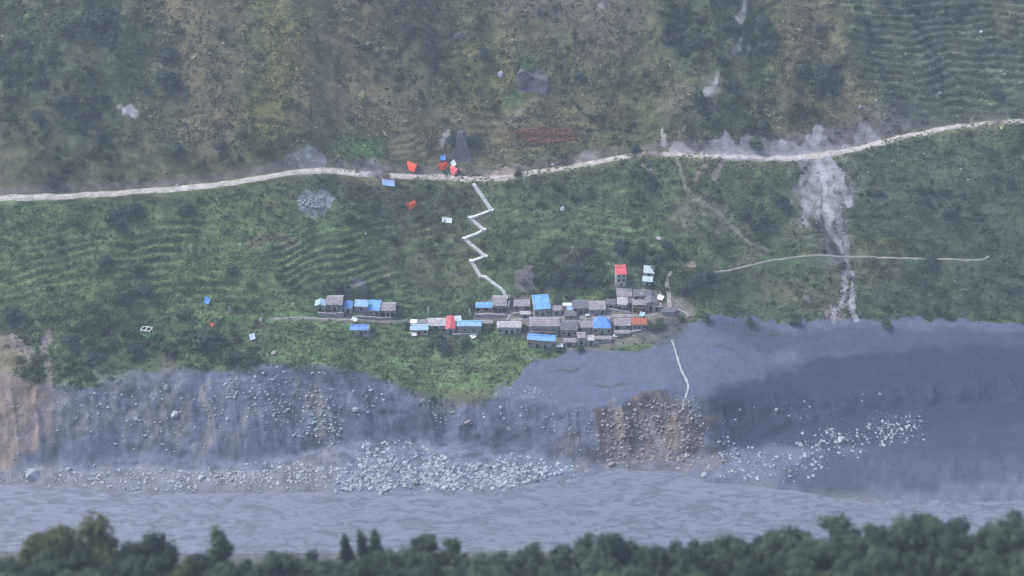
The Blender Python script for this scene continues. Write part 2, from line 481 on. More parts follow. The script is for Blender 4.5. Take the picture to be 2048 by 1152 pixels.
# below the road
region([(-100, 420), (330, 400), (560, 380), (700, 420), (930, 430), (960, 560), (640, 600), (560, 640), (300, 650), (-100, 650)], C_FIELD, 8, .85, 10, .15, .05, .8)
region([(780, 440), (930, 430), (960, 480), (950, 560), (830, 590), (780, 560)], (.10, .092, .058), 6, .6, 8, .35, .1, .1)
region([(480, 480), (600, 478), (600, 492), (490, 496)], (.14, .105, .075), 2, .8, 2, .2, 0, 0)
region([(500, 500), (640, 440), (700, 480), (600, 600), (450, 600), (420, 540)], C_BRIGHT, 8, .4, 10, .3, .1, 1.0)
region([(580, 445), (640, 432), (660, 450), (600, 462)], C_BRIGHT, 3, .8, 4, .1, 0, 1.0)
region([(520, 395), (590, 385), (590, 425), (530, 435)], (.11, .112, .045), 3, .75, 4, .2, .1, .2)
region([(1000, 400), (1120, 380), (1240, 400), (1340, 480), (1340, 560), (1040, 580), (1000, 480)], (.066, .102, .046), 8, .8, 10, .2, .35, .6)
region([(1050, 360), (1200, 345), (1220, 400), (1080, 420)], (.075, .08, .05), 6, .6, 8, .3, .3)
region([(640, 370), (940, 375), (950, 430), (700, 430)], (.052, .06, .045), 6, .7, 8, .3, .5)
blob(850, 400, 120, 22, (.075, .075, .05), soft=5, op=.5, brk=.3)
blob(760, 370, 60, 20, C_BROWN, soft=4, op=.5, brk=.3)
region([(1100, 490), (1180, 500), (1220, 570), (1120, 580), (1060, 560)], C_DARK, 4, .85, 4, .1, 2.2)
region([(1230, 470), (1330, 500), (1340, 560), (1260, 570)], C_DARK, 4, .7, 4, .2, 1.8)
region([(1270, 330), (1350, 330), (1340, 400), (1280, 390)], C_DARK, 4, .7, 4, .2, 1.8)
region([(1360, 545), (1420, 535), (1420, 575), (1370, 590)], C_DARK, 3, .8, 3, .2, 2.2)
region([(1340, 330), (1600, 330), (1620, 470), (1480, 500), (1350, 420)], (.070, .086, .046), 8, .75, 10, .3, .5)
blob(1510, 445, 36, 36, C_DARK, shrub=1.8); blob(1400, 440, 60, 40, C_PINK, soft=6, op=.25, brk=.5)
region([(1720, 300), (2200, 260), (2200, 650), (1720, 640)], (.040, .064, .044), 9, .75, 12, .25, .4)
region([(1420, 520), (1720, 520), (1720, 640), (1400, 640)], (.052, .08, .045), 6, .7, 8, .25, .2, .4)
region([(1705, 478), (1810, 472), (1805, 500), (1720, 505)], C_YEL, 2.5, .75, 4, .2, 0, .2)
blob(1600, 590, 60, 20, C_BROWN, soft=5, op=.5, brk=.4); blob(1740, 545, 70, 20, C_BROWN, soft=5, op=.4, brk=.4)
region([(1350, 528), (1380, 522), (1410, 530), (1405, 540), (1360, 540)], C_TAN, 1.5, .9, 2, .15, 0, 0)
region([(590, 398), (640, 382), (668, 395), (650, 425), (600, 425)], (.25, .24, .25), 2, .9, 3, .3, 0, 0)
blob(1150, 530, 26, 34, (.10, .078, .065), soft=4, op=.6, brk=.2); blob(1050, 555, 10, 14, (.16, .14, .15), soft=2, op=.8, shrub=0)
blob(704, 570, 10, 12, (.17, .15, .16), soft=1.5, op=.9, shrub=0, crop=0)
# landslide below the road, right
region([(1600, 328), (1680, 325), (1700, 345), (1712, 400), (1700, 440), (1640, 460), (1605, 440), (1612, 390), (1590, 370), (1610, 350)], (.27, .25, .258), 8, .75, 5, .85, 0.02, 0)
for q_, w_ in (([(1632, 325), (1622, 360), (1612, 400), (1616, 445)], 3.2), ([(1650, 328), (1662, 370), (1668, 410), (1660, 440)], 2.6), ([(1662, 328), (1684, 350), (1692, 385), (1700, 410)], 2.2), ([(1640, 340), (1636, 380), (1640, 430)], 2.4), ([(1608, 350), (1604, 380), (1610, 420)], 1.8), ([(1672, 340), (1680, 390), (1676, 450)], 2.0), ([(1650, 420), (1660, 460), (1680, 500)], 1.6)):
    track(q_, w_, (.33, .31, .315), .9, .55)
track([(1636, 330), (1645, 360), (1650, 380), (1655, 420)], 2.2, (.44, .42, .43), .85, .3); track([(1660, 330), (1680, 350), (1695, 400)], 2.5, C_PALE, .5, .5)
blob(1620, 420, 14, 24, C_PALE, soft=3, op=.5, brk=.4, shrub=0)
region([(1620, 440), (1690, 440), (1700, 520), (1650, 520)], (.12, .12, .12), 5, .7, 5, .3, .1, 0)
track([(1680, 465), (1692, 478), (1693, 540)], 2.0, (.24, .22, .225), .8, .4)
track([(1682, 540), (1690, 575), (1682, 610), (1668, 625), (1664, 640)], 1.4, C_PALE, .85, .3)
track([(1700, 545), (1706, 600), (1704, 615), (1711, 640)], 1.3, C_PALE, .85, .3); track([(1684, 610), (1704, 605)], 1.2, C_PALE, .7, .4)
blob(1672, 628, 12, 14, C_PINK, soft=1.5, op=.8, brk=.4, shrub=0); track([(1608, 595), (1618, 603)], 1, C_PALE, .8, .2)
track([(1350, 315), (1372, 375), (1388, 395), (1440, 430), (1475, 470), (1530, 500)], 1.1, (.21, .20, .165), .8, .35)
track([(1415, 330), (1395, 358)], 1.2, C_TAN, .8, .2); track([(1445, 322), (1428, 356)], 1.6, C_PINK, .85, .2)
track([(1285, 330), (1300, 350)], 1.0, C_PALE, .6, .3)
track([(1530, 505), (1420, 548)], .6, (.17, .16, .13), .7, .3)
# the bench
region([(560, 645), (800, 645), (1040, 660), (1110, 700), (1060, 735), (960, 770), (840, 780), (760, 745), (560, 715)], C_BRIGHT, 3, .85, 4, .12, .04, 1.0)
region([(860, 680), (980, 680), (960, 740), (880, 750)], (.11, .11, .06), 5, .5, 6, .3, .1, .4)
region([(640, 570), (1000, 575), (1000, 600), (950, 640), (800, 636), (640, 600)], (.058, .11, .05), 3, .8, 4, .15, .05, 1.0)
region([(-100, 630), (560, 640), (560, 715), (330, 735), (200, 765), (100, 770), (-100, 740)], C_DARK, 5, .75, 8, .3, 1.5, .2)
region([(540, 610), (640, 600), (640, 640), (540, 640)], C_BRIGHT, 3, .7, 4, .2, 0, 1.0)
blob(460, 625, 26, 10, (.12, .12, .06), soft=2, op=.7); blob(340, 640, 30, 12, (.09, .11, .06), soft=3, op=.6, shrub=.2)
region([(805, 650), (930, 655), (960, 680), (930, 705), (830, 700)], (.075, .085, .065), 3, .6, 4, .3, .3, .2)
region([(960, 603), (1060, 598), (1110, 602), (1225, 604), (1232, 576), (1300, 574), (1330, 590), (1390, 604), (1390, 640), (1300, 690), (1140, 705), (1120, 690), (1040, 665), (1000, 640), (950, 640)], C_DIRT, 2.5, .9, 3, .15, 0, 0)
region([(640, 620), (800, 622), (800, 650), (700, 648), (640, 632)], (.12, .115, .1), 2, .75, 2, .2, 0, 0)
track([(540, 638), (620, 636), (700, 638), (760, 642), (800, 645), (830, 640)], .9, (.22, .21, .19), .8, .15)
region([(1230, 515), (1262, 515), (1270, 580), (1225, 580)], (.10, .105, .085), 2, .5, 3, .2, .2, 0)
# grey mud fan, coloured darker towards the right
region([(1050, 735), (1120, 705), (1300, 692), (1380, 645), (1400, 632), (1600, 642), (2200, 640), (2200, 830), (1900, 826), (1600, 815), (1440, 820), (1330, 800), (1190, 835), (1000, 800)], C_MUD, 1.6, 1.0, 3.5, .0, 0, 0)
region([(1400, 790), (1500, 760), (1620, 720), (1800, 680), (2200, 660), (2200, 930), (1900, 900), (1650, 890), (1440, 900)], C_DARKMUD, 16, .85, 5, 0, 0, None)
region([(1400, 640), (1500, 650), (1620, 665), (1800, 660), (2200, 655), (2200, 690), (1700, 705), (1500, 690)], (.070, .082, .128), 10, .8, 6, 0, 0, None)
region([(1270, 660), (1360, 640), (1390, 660), (1340, 700), (1260, 690)], (.085, .085, .09), 4, .7, 4, .2, 0, 0)
region([(1060, 735), (1000, 770), (1080, 790), (1190, 815), (1180, 830), (1000, 805), (960, 800)], C_SCREE, 3, .7, 4, .2, 0, 0)
# bank
for k in range(46):
    a_ = 120 + 600 * rng.random(); b_ = 745 + 90 * rng.random(); l_ = 30 + 70 * rng.random()
    track([(a_, b_), (a_ - .12 * l_ + 8 * rng.normal(), b_ + l_ * .5), (a_ - .3 * l_ + 10 * rng.normal(), b_ + l_)], .8 + 1.6 * rng.random(),
          ((.22, .215, .225), (.20, .19, .195), (.080, .085, .105), (.24, .24, .265))[k % 4], .45, .65)
for k in range(22):
    a_ = 1195 + 190 * rng.random(); b_ = 800 + 50 * rng.random(); l_ = 25 + 50 * rng.random()
    track([(a_, b_), (a_ + 4 * rng.normal(), b_ + l_)], .8 + 1.0 * rng.random(), ((.28, .24, .21), (.10, .085, .078), (.20, .14, .11))[k % 3], .55, .5)
for q_ in ([(1195, 772), (1220, 775), (1245, 770)], [(1390, 642), (1440, 650), (1480, 655), (1540, 668)], [(1480, 668), (1560, 672), (1640, 676)], [(1050, 716), (1075, 723)],
           [(1230, 694), (1262, 702), (1290, 700)], [(1420, 690), (1470, 700)], [(1100, 740), (1150, 742)]):
    track(q_, .7, (.065, .07, .08), .7, .35)
region([(690, 830), (760, 820), (900, 850), (1100, 860), (1100, 900), (900, 885), (760, 878), (690, 870)], (.085, .098, .150), 6, .75, 6, .15, 0, 0)
region([(1192, 822), (1260, 800), (1330, 779), (1372, 800), (1378, 840), (1400, 870), (1385, 905), (1340, 912), (1240, 920), (1185, 915), (1196, 870)], C_BCLIFF, 3, .92, 7, .3, 0, 0)
region([(1170, 890), (1390, 880), (1450, 920), (1360, 938), (1240, 934), (1150, 935)], (.155, .132, .13), 4, .65, 6, .4, 0, 0)
blob(1418, 838, 18, 10, (.16, .115, .095), soft=2, op=.8, brk=.3); blob(1130, 880, 26, 18, (.15, .125, .115), soft=4, op=.6, brk=.4)
region([(1190, 822), (1230, 812), (1240, 905), (1195, 905)], (.145, .108, .096), 3, .6, 3, .4, 0, 0)
track([(1313, 785), (1330, 830), (1322, 905)], 1.6, C_PINK, .6, .5); track([(1300, 840), (1325, 900)], 1.4, C_PALE, .5, .4)
region([(1560, 930), (1700, 900), (1850, 868), (2200, 820), (2200, 960), (1920, 962), (1780, 980), (1640, 988), (1560, 975)], (.060, .072, .112), 8, .85, 5, .25, 0, 0)
region([(-80, 660), (30, 680), (70, 705), (60, 730), (30, 745), (100, 790), (100, 860), (60, 900), (20, 935), (-80, 935)], (.29, .22, .18), 3, .95, 4, .3, .1, 0)
blob(20, 720, 40, 22, C_OLIVE, soft=3, op=.7, shrub=.8); track([(20, 675), (55, 700), (65, 715)], 2.2, C_PINK, .8, .2)
track([(95, 670), (90, 700), (100, 740), (102, 800), (98, 850)], 2.0, C_PINK, .75, .35); blob(90, 690, 10, 18, (.2, .17, .155), soft=2, op=.7, shrub=0)
track([(60, 800), (40, 860), (15, 930)], 3.0, (.3, .25, .21), .6, .4)
region([(330, 720), (350, 715), (360, 740), (330, 765), (310, 750)], (.18, .15, .135), 2, .7, 3, .4, .1, 0)
track([(412, 760), (405, 790), (420, 830), (415, 890), (395, 925)], 1.5, (.25, .23, .225), .7, .5); track([(340, 780), (325, 830), (300, 880), (285, 905)], 1.6, (.24, .23, .235), .55, .6)
region([(612, 790), (632, 770), (645, 790), (640, 820), (618, 830), (606, 810)], (.235, .195, .165), 2, .8, 3, .45, 0, 0)
track([(640, 820), (645, 860), (640, 880)], 1.8, (.24, .20, .17), .6, .4)
region([(190, 745), (330, 740), (330, 790), (200, 800)], (.2, .2, .21), 5, .5, 6, .4, 0, 0)
region([(100, 770), (330, 800), (380, 870), (300, 900), (110, 860)], (.115, .118, .13), 6, .6, 8, .3, 0, 0)
region([(840, 790), (950, 780), (1000, 790), (950, 812), (870, 812)], (.10, .10, .06), 3, .7, 4, .3, .2, .2)
region([(0, 940), (640, 935), (660, 980), (0, 985)], (.23, .225, .23), 3, .6, 4, .3, 0, 0)
region([(600, 930), (660, 890), (690, 930), (660, 980)], (.225, .21, .21), 4, .6, 4, .5, 0, 0)
region([(440, 945), (620, 930), (640, 965), (460, 975)], (.225, .21, .215), 3, .5, 4, .5, 0, 0)

CLEAR = [wpoly([(947, 368), (983, 421), (940, 436), (968, 460), (929, 477), (971, 513), (943, 523), (962, 555), (1006, 582), (1016, 612)]), wpoly([(1405, 551), (1470, 538), (1540, 522), (1610, 512), (1690, 513), (1740, 514), (1805, 517), (1880, 518), (1930, 521), (1965, 519), (1980, 511)])]
EDGE_I = I_EDGE
def ground_cover(x, y):
    """albedo, shrub density, crop density at ground points"""
    ys, zs = lines_at(x)
    e, foot, top, back, ro, ri, cut = [ys[EDGE_I + k] for k in range(7)]
    wb = fbm(x, y, 26, 4, 1)
    wb2 = fbm(x, y, 9, 3, 4)
    wb3 = fbm(x, y, 2.6, 3, 12)
    n = len(x)
    c = np.empty((n, 3)); shrub = np.zeros(n); crop = np.zeros(n)
    c[:] = C_DARK; shrub[:] = 1.0                                         # near side
    def lay(m, col, s=None, k=None):
        nonlocal c, shrub, crop
        c += (np.array(col) - c) * m[:, None]
        if s is not None: shrub += (s - shrub) * m
        if k is not None: crop += (k - crop) * m
    lay(sstep(-6, 2, y - ys[4]), (.16, .16, .17), 0)                      # river bed
    lay(sstep(-1, 1, y - e), C_SCREE, 0)
    lay(sstep(-3, 3, y - foot + 3 * wb), (.118, .130, .188), 0)
    lay(sstep(-2, 2, y - top + 2.5 * wb2), C_FIELD, .5, .4)
    lay(sstep(-3, 3, y - back), (.072, .094, .044), .35, .4)
    lay(sstep(-4, 2, y - ro), (.096, .097, .048), .45, 0)
    lay(sstep(-.6, .6, y - ri) * (1 - sstep(-.5, 2.5, y - cut)), (.15, .13, .115), .1, 0)
    mot = fbm(x, y, 45, 4, 13)
    lay(.45 * sstep(.05, .45, mot) * sstep(0, 5, y - cut), C_BROWN, .3)
    lay(.45 * sstep(.05, .45, -mot) * sstep(0, 5, y - cut), C_DARK, 1.1)
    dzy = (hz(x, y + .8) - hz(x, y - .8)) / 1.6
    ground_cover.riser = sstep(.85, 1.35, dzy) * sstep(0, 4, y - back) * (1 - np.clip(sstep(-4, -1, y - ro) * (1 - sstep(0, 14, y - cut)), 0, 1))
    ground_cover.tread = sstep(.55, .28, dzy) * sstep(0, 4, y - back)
    for (P, col, soft, op, wob, brk, s, k) in RG:
        pad = soft + wob + 2
        b = np.nonzero((x > P[:, 0].min() - pad) & (x < P[:, 0].max() + pad) & (y > P[:, 1].min() - pad) & (y < P[:, 1].max() + pad))[0]
        if len(b) == 0: continue
        d = poly_sd(x[b], y[b], P) + wob * (0.7 * wb[b] + 0.6 * wb2[b]) + (1.1 * wb3[b] + 2.2 * fbm(x[b] + .2 * y[b], y[b] * .22, 4.5, 3, 9) if s == 0 else .5 * soft * wb3[b])
        if s == 0: soft = .22 * soft
        m = op * (1 - sstep(-soft, soft, d))
        if brk:
            m = m * (1 - brk * sstep(-.05, .10, .7 * wb2[b] + .9 * wb3[b]))
        c[b] += (col - c[b]) * m[:, None]
        if s is not None: shrub[b] += (s - shrub[b]) * np.minimum(1, m * 1.15)
        if k is not None: crop[b] += (k - crop[b]) * np.minimum(1, m * 1.15)
    for (P, wd, col, op, brk) in TR:
        pad = wd + 3
        b = np.nonzero((x > P[:, 0].min() - pad) & (x < P[:, 0].max() + pad) & (y > P[:, 1].min() - pad) & (y < P[:, 1].max() + pad))[0]
        if len(b) == 0: continue
        q = fbm(x[b], y[b], 4, 3, 2)
        d = line_d(x[b] + 1.6 * wb2[b] + .8 * wb3[b], y[b] + 1.6 * q, P) + .5 * wb3[b] + .4 * q
        m = op * (1 - sstep(wd * .45, wd * .45 + .9, d)) * (1 - brk * sstep(-.1, .5, q))
        c[b] += (col - c[b]) * m[:, None]
        shrub[b] *= 1 - m; crop[b] *= 1 - m
    road = sstep(-2.6, -1.2, y - ro) * (1 - sstep(.6, 2.0, y - ri))
    shrub *= 1 - road; crop *= 1 - road
    for P in CLEAR:
        b = np.nonzero((x > P[:, 0].min() - 4) & (x < P[:, 0].max() + 4) & (y > P[:, 1].min() - 4) & (y < P[:, 1].max() + 4))[0]
        k_ = sstep(1.6, 2.6, line_d(x[b], y[b], P)); shrub[b] *= k_; crop[b] *= k_
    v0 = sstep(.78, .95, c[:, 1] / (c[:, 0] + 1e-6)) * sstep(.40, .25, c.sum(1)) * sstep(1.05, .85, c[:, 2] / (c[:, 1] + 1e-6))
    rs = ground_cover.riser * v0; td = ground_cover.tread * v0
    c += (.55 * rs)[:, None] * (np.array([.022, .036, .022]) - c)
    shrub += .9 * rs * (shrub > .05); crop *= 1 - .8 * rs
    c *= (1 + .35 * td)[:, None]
    stk = fbm(x + .35 * y + 3 * wb, y * .22, 10, 3, 13)
    um = v0 * sstep(0, 12, y - cut)
    c += (.40 * um * sstep(.08, .5, stk))[:, None] * (np.array([.145, .122, .075]) - c)
    c += (.45 * um * sstep(.08, .5, -stk))[:, None] * (np.array([.044, .060, .031]) - c)
    veg = sstep(.80, .98, c[:, 1] / (c[:, 0] + 1e-6)) * sstep(.40, .25, c.sum(1)) * sstep(1.05, .85, c[:, 2] / (c[:, 1] + 1e-6))
    f1 = fbm(x, y, 8, 3, 6); f2 = fbm(x * .6 + 40, y * 1.3, 2.6, 2, 10); f3 = fbm(x, y * .7, 22, 3, 3)
    bl = sstep(1.15, 1.3, c[:, 2] / (c[:, 0] + 1e-6)) * np.maximum(sstep(-2, 1, y - top), sstep(88, 100, x) * sstep(2, 8, y - e))
    bankm = sstep(-1, 2, y - e) * (1 - veg) * (1 - bl)
    gainv = 1 + (.05 + .45 * veg + .15 * bankm) * f1 + (.06 + .6 * veg + .4 * bankm) * f2 + .10 * bl * fbm(x + .3 * y, y * .3, 5, 4, 7) + .08 * bl * fbm(x, y, 1.8, 2, 8) + .3 * bankm * fbm(x, y, 1.7, 2, 2) + .35 * veg * f3
    c *= np.clip(gainv, .35, 2.1)[:, None]
    dry = (veg * sstep(.12, .5, f1 + .5 * f3) * .35)[:, None]
    c += dry * (np.array([.105, .09, .062]) - c) * (crop < .5)[:, None]
    ground_cover.veg = veg
    return c, np.clip(shrub, 0, 3), np.clip(crop, 0, 1)

# ------------------------------------------------------------------ ground sheet
def axis(dense0, dense1, step, out0, out1):
    a = np.arange(dense0, dense1 + step * .5, step)
    lo, s = [], step
    v = dense0
    while v > out0:
        s *= 1.25; v -= s; lo.append(v)
    hi, s = [], step
    v = dense1
    while v < out1:
        s *= 1.25; v += s; hi.append(v)
    return np.concatenate([lo[::-1], a, hi])
ux = axis(-1.0, 1.0, 2.0 / 940, -5.0, 5.0)
vy1 = axis(-60, 275, 0.46, -1400, 1500)
UU, YY = np.meshgrid(ux, vy1)
half = np.clip(215 + 0.28 * (YY + 60), 150, 330)
XX = UU * half
xs, ysv = XX.ravel(), YY.ravel()
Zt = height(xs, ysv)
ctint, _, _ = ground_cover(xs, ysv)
rough_amt = .3 + .7 * ground_cover.veg
ni, nj = UU.shape[1], UU.shape[0]
me = bpy.data.meshes.new('ground')
me.vertices.add(len(xs))
me.vertices.foreach_set('co', np.stack([xs, ysv, Zt], -1).astype(np.float32).ravel())
ii, jj = np.meshgrid(np.arange(ni - 1), np.arange(nj - 1))
a = (jj * ni + ii).ravel()
quads = np.stack([a, a + 1, a + 1 + ni, a + ni], -1).astype(np.int32)
nq = len(quads)
me.loops.add(nq * 4); me.polygons.add(nq)
me.loops.foreach_set('vertex_index', quads.ravel())
me.polygons.foreach_set('loop_start', np.arange(0, nq * 4, 4, dtype=np.int32))
me.update(calc_edges=True)
ca = me.attributes.new('ground_tint', 'FLOAT_COLOR', 'POINT')
ca.data.foreach_set('color', np.concatenate([ctint, rough_amt[:, None]], 1).astype(np.float32).ravel())
me.shade_smooth()
tag(link('ground', me, ground_mat('hillside', 'ground_tint')), 'steep valley side of grass, terraces, scree and mud', kind='structure')

# ------------------------------------------------------------------ river
def river_mat():
    m = bpy.data.materials.new('silty_water'); m.use_nodes = True
    n = m.node_tree.nodes; l = m.node_tree.links
    p = n['Principled BSDF']
    p.inputs['Roughness'].default_value = 0.45; p.inputs['Specular IOR Level'].default_value = 0.35
    tc = n.new('ShaderNodeTexCoord')
    mp = n.new('ShaderNodeMapping'); mp.inputs['Rotation'].default_value = (0, 0, R(28)); mp.inputs['Scale'].default_value = (0.10, 0.26, 1)
    l.new(tc.outputs['Object'], mp.inputs['Vector'])
    nz = n.new('ShaderNodeTexNoise'); nz.inputs['Scale'].default_value = 1.0; nz.inputs['Detail'].default_value = 9; nz.inputs['Roughness'].default_value = .62; nz.inputs['Distortion'].default_value = 1.6
    l.new(mp.outputs['Vector'], nz.inputs['Vector'])
    cr = n.new('ShaderNodeValToRGB')
    cr.color_ramp.elements[0].position = .41; cr.color_ramp.elements[0].color = (.125, .133, .17, 1)
    cr.color_ramp.elements[1].position = .55; cr.color_ramp.elements[1].color = (.193, .203, .265, 1)
    l.new(nz.outputs['Fac'], cr.inputs['Fac']); l.new(cr.outputs['Color'], p.inputs['Base Color'])
    m2 = n.new('ShaderNodeMapping'); m2.inputs['Rotation'].default_value = (0, 0, R(24)); m2.inputs['Scale'].default_value = (.35, 1.1, 1)
    l.new(tc.outputs['Object'], m2.inputs['Vector'])
    n2 = n.new('ShaderNodeTexNoise'); n2.inputs['Scale'].default_value = 1.0; n2.inputs['Detail'].default_value = 6; n2.inputs['Roughness'].default_value = .65
    l.new(m2.outputs['Vector'], n2.inputs['Vector'])
    bp = n.new('ShaderNodeBump'); bp.inputs['Strength'].default_value = .8; bp.inputs['Distance'].default_value = .14
    l.new(n2.outputs['Fac'], bp.inputs['Height']); l.new(bp.outputs['Normal'], p.inputs['Normal'])
    return m
rx = np.arange(-330, 331, 0.9)
NV = 110
ya = np.interp(rx, XG, LY[0]) - 2.5; yb = np.interp(rx, XG, LY[1]) + 1.2
t = np.linspace(0, 1, NV)
RX = np.repeat(rx[None], NV, 0); RY = ya[None] * (1 - t[:, None]) + yb[None] * t[:, None]
wob = fbm(RX * .8 + RY * .3, RY * 1.9 - RX * .55, 11, 5, 6, .65)
rip = np.abs(fbm(RX * .6 + RY * .5, RY * 1.9 - RX * .7, 9, 4, 3, .6))
patch = sstep(-.1, .4, fbm(RX, RY, 50, 2, 8))
RZ = -0.15 + (.12 + .30 * patch) * wob - .5 * patch * sstep(.25, .0, rip) * .6
RZ = np.where((t[:, None] < .01) | (t[:, None] > .99), -.3, RZ)
fi = [(j * len(rx) + i, j * len(rx) + i + 1, (j + 1) * len(rx) + i + 1, (j + 1) * len(rx) + i) for j in range(NV - 1) for i in range(len(rx) - 1)]
tag(mesh_obj('river', np.stack([RX.ravel(), RY.ravel(), RZ.ravel()], -1), fi, river_mat(), None, True), 'wide silty grey river with ruffled water', kind='structure')

# ------------------------------------------------------------------ road and footpaths
rxs = np.arange(-420, 421, 1.0)
wn = fbm(rxs, 0 * rxs, 12, 4, 5)
y0 = np.interp(rxs, XG, LY[5]); y1 = np.interp(rxs, XG, LY[6])
wid = np.interp(rxs, [-420, -60, -20, 5, 12, 75, 90, 140, 200, 420], [4.3, 4.2, 4.6, 4.3, 4.0, 4.0, 3.4, 4.2, 3.8, 3.4])
mid = (y0 + y1) / 2
V, F, RC = [], [], []
def bare(x):
    return np.array([.43, .405, .375])
wn2 = fbm(rxs, 0 * rxs + 9, 5, 3, 8)
for i, x in enumerate(rxs):
    for j, k in enumerate((-1, -.55, 0, .55, 1)):
        yy = mid[i] + k * wid[i] / 2 + (.9 * (wn[i] + .6 * wn2[i] if k > 0 else wn2[i] + .5 * wn[i]) if abs(k) == 1 else 0)
        V.append((x, yy, float(hz(x, yy)) + (0.24 if abs(k) < 1 else .02)))
        RC.append(1)
gaps = [at(p, r)[0] for p, r in ((742, 352), (780, 352), (1036, 350), (1044, 350), (1266, 312), (1326, 306), (1985, 250), (2010, 250))]
RCc = []
for i, x in enumerate(rxs):
    base = np.array([.44, .40, .365]) * (1 + .12 * wn[i])
    f = 0
    for g in range(0, len(gaps), 2):
        f = max(f, float(sstep(gaps[g] - 1, gaps[g] + 1, x) * (1 - sstep(gaps[g + 1] - 1, gaps[g + 1] + 1, x))))
    c = base * (1 - f) + np.array([.17, .15, .14]) * f
    for j in range(5):
        RCc.append((*(c * (.93 if j in (1, 3) else 1.04 if j == 2 else .85)), 1))
for i in range(len(rxs) - 1):
    for j in range(4):
        F.append((i * 5 + j, (i + 1) * 5 + j, (i + 1) * 5 + j + 1, i * 5 + j + 1))
road = mesh_obj('road', V, F, ground_mat('road_dust', 'road_tint'), None, True)
ra = road.data.attributes.new('road_tint', 'FLOAT_COLOR', 'POINT')
ra.data.foreach_set('color', np.array(RCc, np.float32).ravel())
tag(road, 'pale unpaved road cut across the hillside', kind='structure')

def polyline(pts, step=1.0):
    P = np.array([at(a, b) for a, b in pts])
    seg = np.linalg.norm(np.diff(P[:, :2], axis=0), axis=1); s = np.concatenate([[0], np.cumsum(seg)])
    q = np.arange(0, s[-1] + .01, step)
    return np.interp(q, s, P[:, 0]), np.interp(q, s, P[:, 1])
def ribbon(name, pts, width, m, label, lift=.14, jit=.3):
    x, y = polyline(pts)
    x = x + .5 * jit * fbm(x, y, 6, 3, 1); y = y + jit * fbm(x, y, 6, 3, 2)
    dx, dy = np.gradient(x), np.gradient(y); ln = np.hypot(dx, dy) + 1e-9
    nx, ny = -dy / ln, dx / ln
    V, F = [], []
    for i in range(len(x)):
        ww = width * (1 + .35 * random.uniform(-1, 1) * jit)
        for k in (-.5, -.2, .2, .5):
            a, b = x[i] + nx[i] * k * ww, y[i] + ny[i] * k * ww
            V.append((a, b, float(hz(a, b)) + (lift if abs(k) < .4 else lift * .3)))
    for i in range(len(x) - 1):
        for k in range(3):
            F.append((i * 4 + k, i * 4 + k + 1, (i + 1) * 4 + k + 1, (i + 1) * 4 + k))
    return tag(mesh_obj(name, V, F, m, None, True), label, kind='structure')
M_path = mat('trodden_earth', (.30, .275, .235), var=.25, scale=.4, bump=.1)
M_stone = mat('village_stone', (.20, .185, .175), var=.4, scale=1.6, bump=.12)
M_pave = mat('paving_dust', (.27, .25, .235), var=.3, scale=.7, bump=.1)
ribbon('path', [(1405, 551), (1470, 538), (1540, 522), (1610, 512), (1690, 513), (1740, 514), (1805, 517), (1880, 518), (1930, 521), (1965, 519), (1980, 511)], .8, M_path, 'narrow footpath along the hillside right of the village', lift=.3)
ribbon('path', [(545, 638), (620, 636), (700, 639), (760, 642), (815, 641)], .9, M_path, 'footpath between the terrace fields and the village')
ribbon('path', [(1022, 640), (1100, 634), (1160, 636), (1230, 632), (1300, 630), (1330, 622)], 1.8, M_pave, 'village lane between the two rows of houses')
ribbon('path', [(1018, 590), (1016, 612), (1023, 625), (1014, 640)], 1.3, M_pave, 'short lane from the stairway into the village')
ribbon('path', [(1340, 618), (1338, 590), (1333, 565), (1336, 550), (1345, 545)], 1.7, mat('pale_rubble', (.36, .32, .29), var=.35, scale=.9, bump=.2), 'pale rubbly path climbing from the right end of the village')
ribbon('stream', [(1343, 680), (1350, 700), (1360, 730), (1372, 760), (1376, 775), (1370, 800), (1365, 822)], .9, mat('thin_water', (.42, .42, .43), rough=.4, var=.3, scale=.5), 'thin pale rivulet running down the mud fan', jit=1.0)

# ------------------------------------------------------------------ zigzag stairway
M_conc = mat('pale_concrete', (.62, .60, .58), var=.15, scale=.5)
stp = [(947, 368), (983, 421), (940, 436), (968, 460), (929, 477), (971, 513), (943, 523), (962, 555)]
stp2 = [(968, 553), (1006, 582)]
SP = [at(*p) for p in stp]; SP2 = [at(*p) for p in stp2]
st = empty('stairway', SP[0])
tag(st, 'pale concrete stairway zigzagging from the road down to the village', 'stairway')
def flight(a, b, width):
    mb = MB()
    L = math.hypot(b[0] - a[0], b[1] - a[1])
    n = max(3, int(L / .55))
    d = (b[:2] - a[:2]) / L; nn = np.array([-d[1], d[0]])
    for k in range(n):
        s0, s1 = k * L / n, (k + 1) * L / n
        mx = a[:2] + d * (s0 + s1) / 2
        zz = float(hz(mx[0], mx[1])) + .5 + .03 * (k % 3)
        ww = width * (1 + .08 * math.sin(k * 1.7))
        q = [a[:2] + d * s0 - nn * ww / 2, a[:2] + d * s1 - nn * ww / 2, a[:2] + d * s1 + nn * ww / 2, a[:2] + d * s0 + nn * ww / 2]
        o = SP[0]
        mb.hexa([(p[0] - o[0], p[1] - o[1], zz - 1.1 - o[2]) for p in q], [(p[0] - o[0], p[1] - o[1], zz - o[2]) for p in q])
    mb.build('flight', M_conc, st)
for i in range(len(SP) - 1):
    flight(SP[i], SP[i + 1], 1.55 if i % 2 == 0 else 1.4)
flight(SP[-1], SP2[0], 1.4); flight(SP2[0], SP2[1], 1.4); flight(SP2[1], at(1017, 603), 1.4)
for p in SP[1:-1]:
    mb = MB(); z = p[2] + .62 - SP[0][2]
    mb.box(p[0] - SP[0][0] - .95, p[0] - SP[0][0] + .95, p[1] - SP[0][1] - .95, p[1] - SP[0][1] + .95, z - 1.6, z)
    mb.build('landing', M_conc, st)

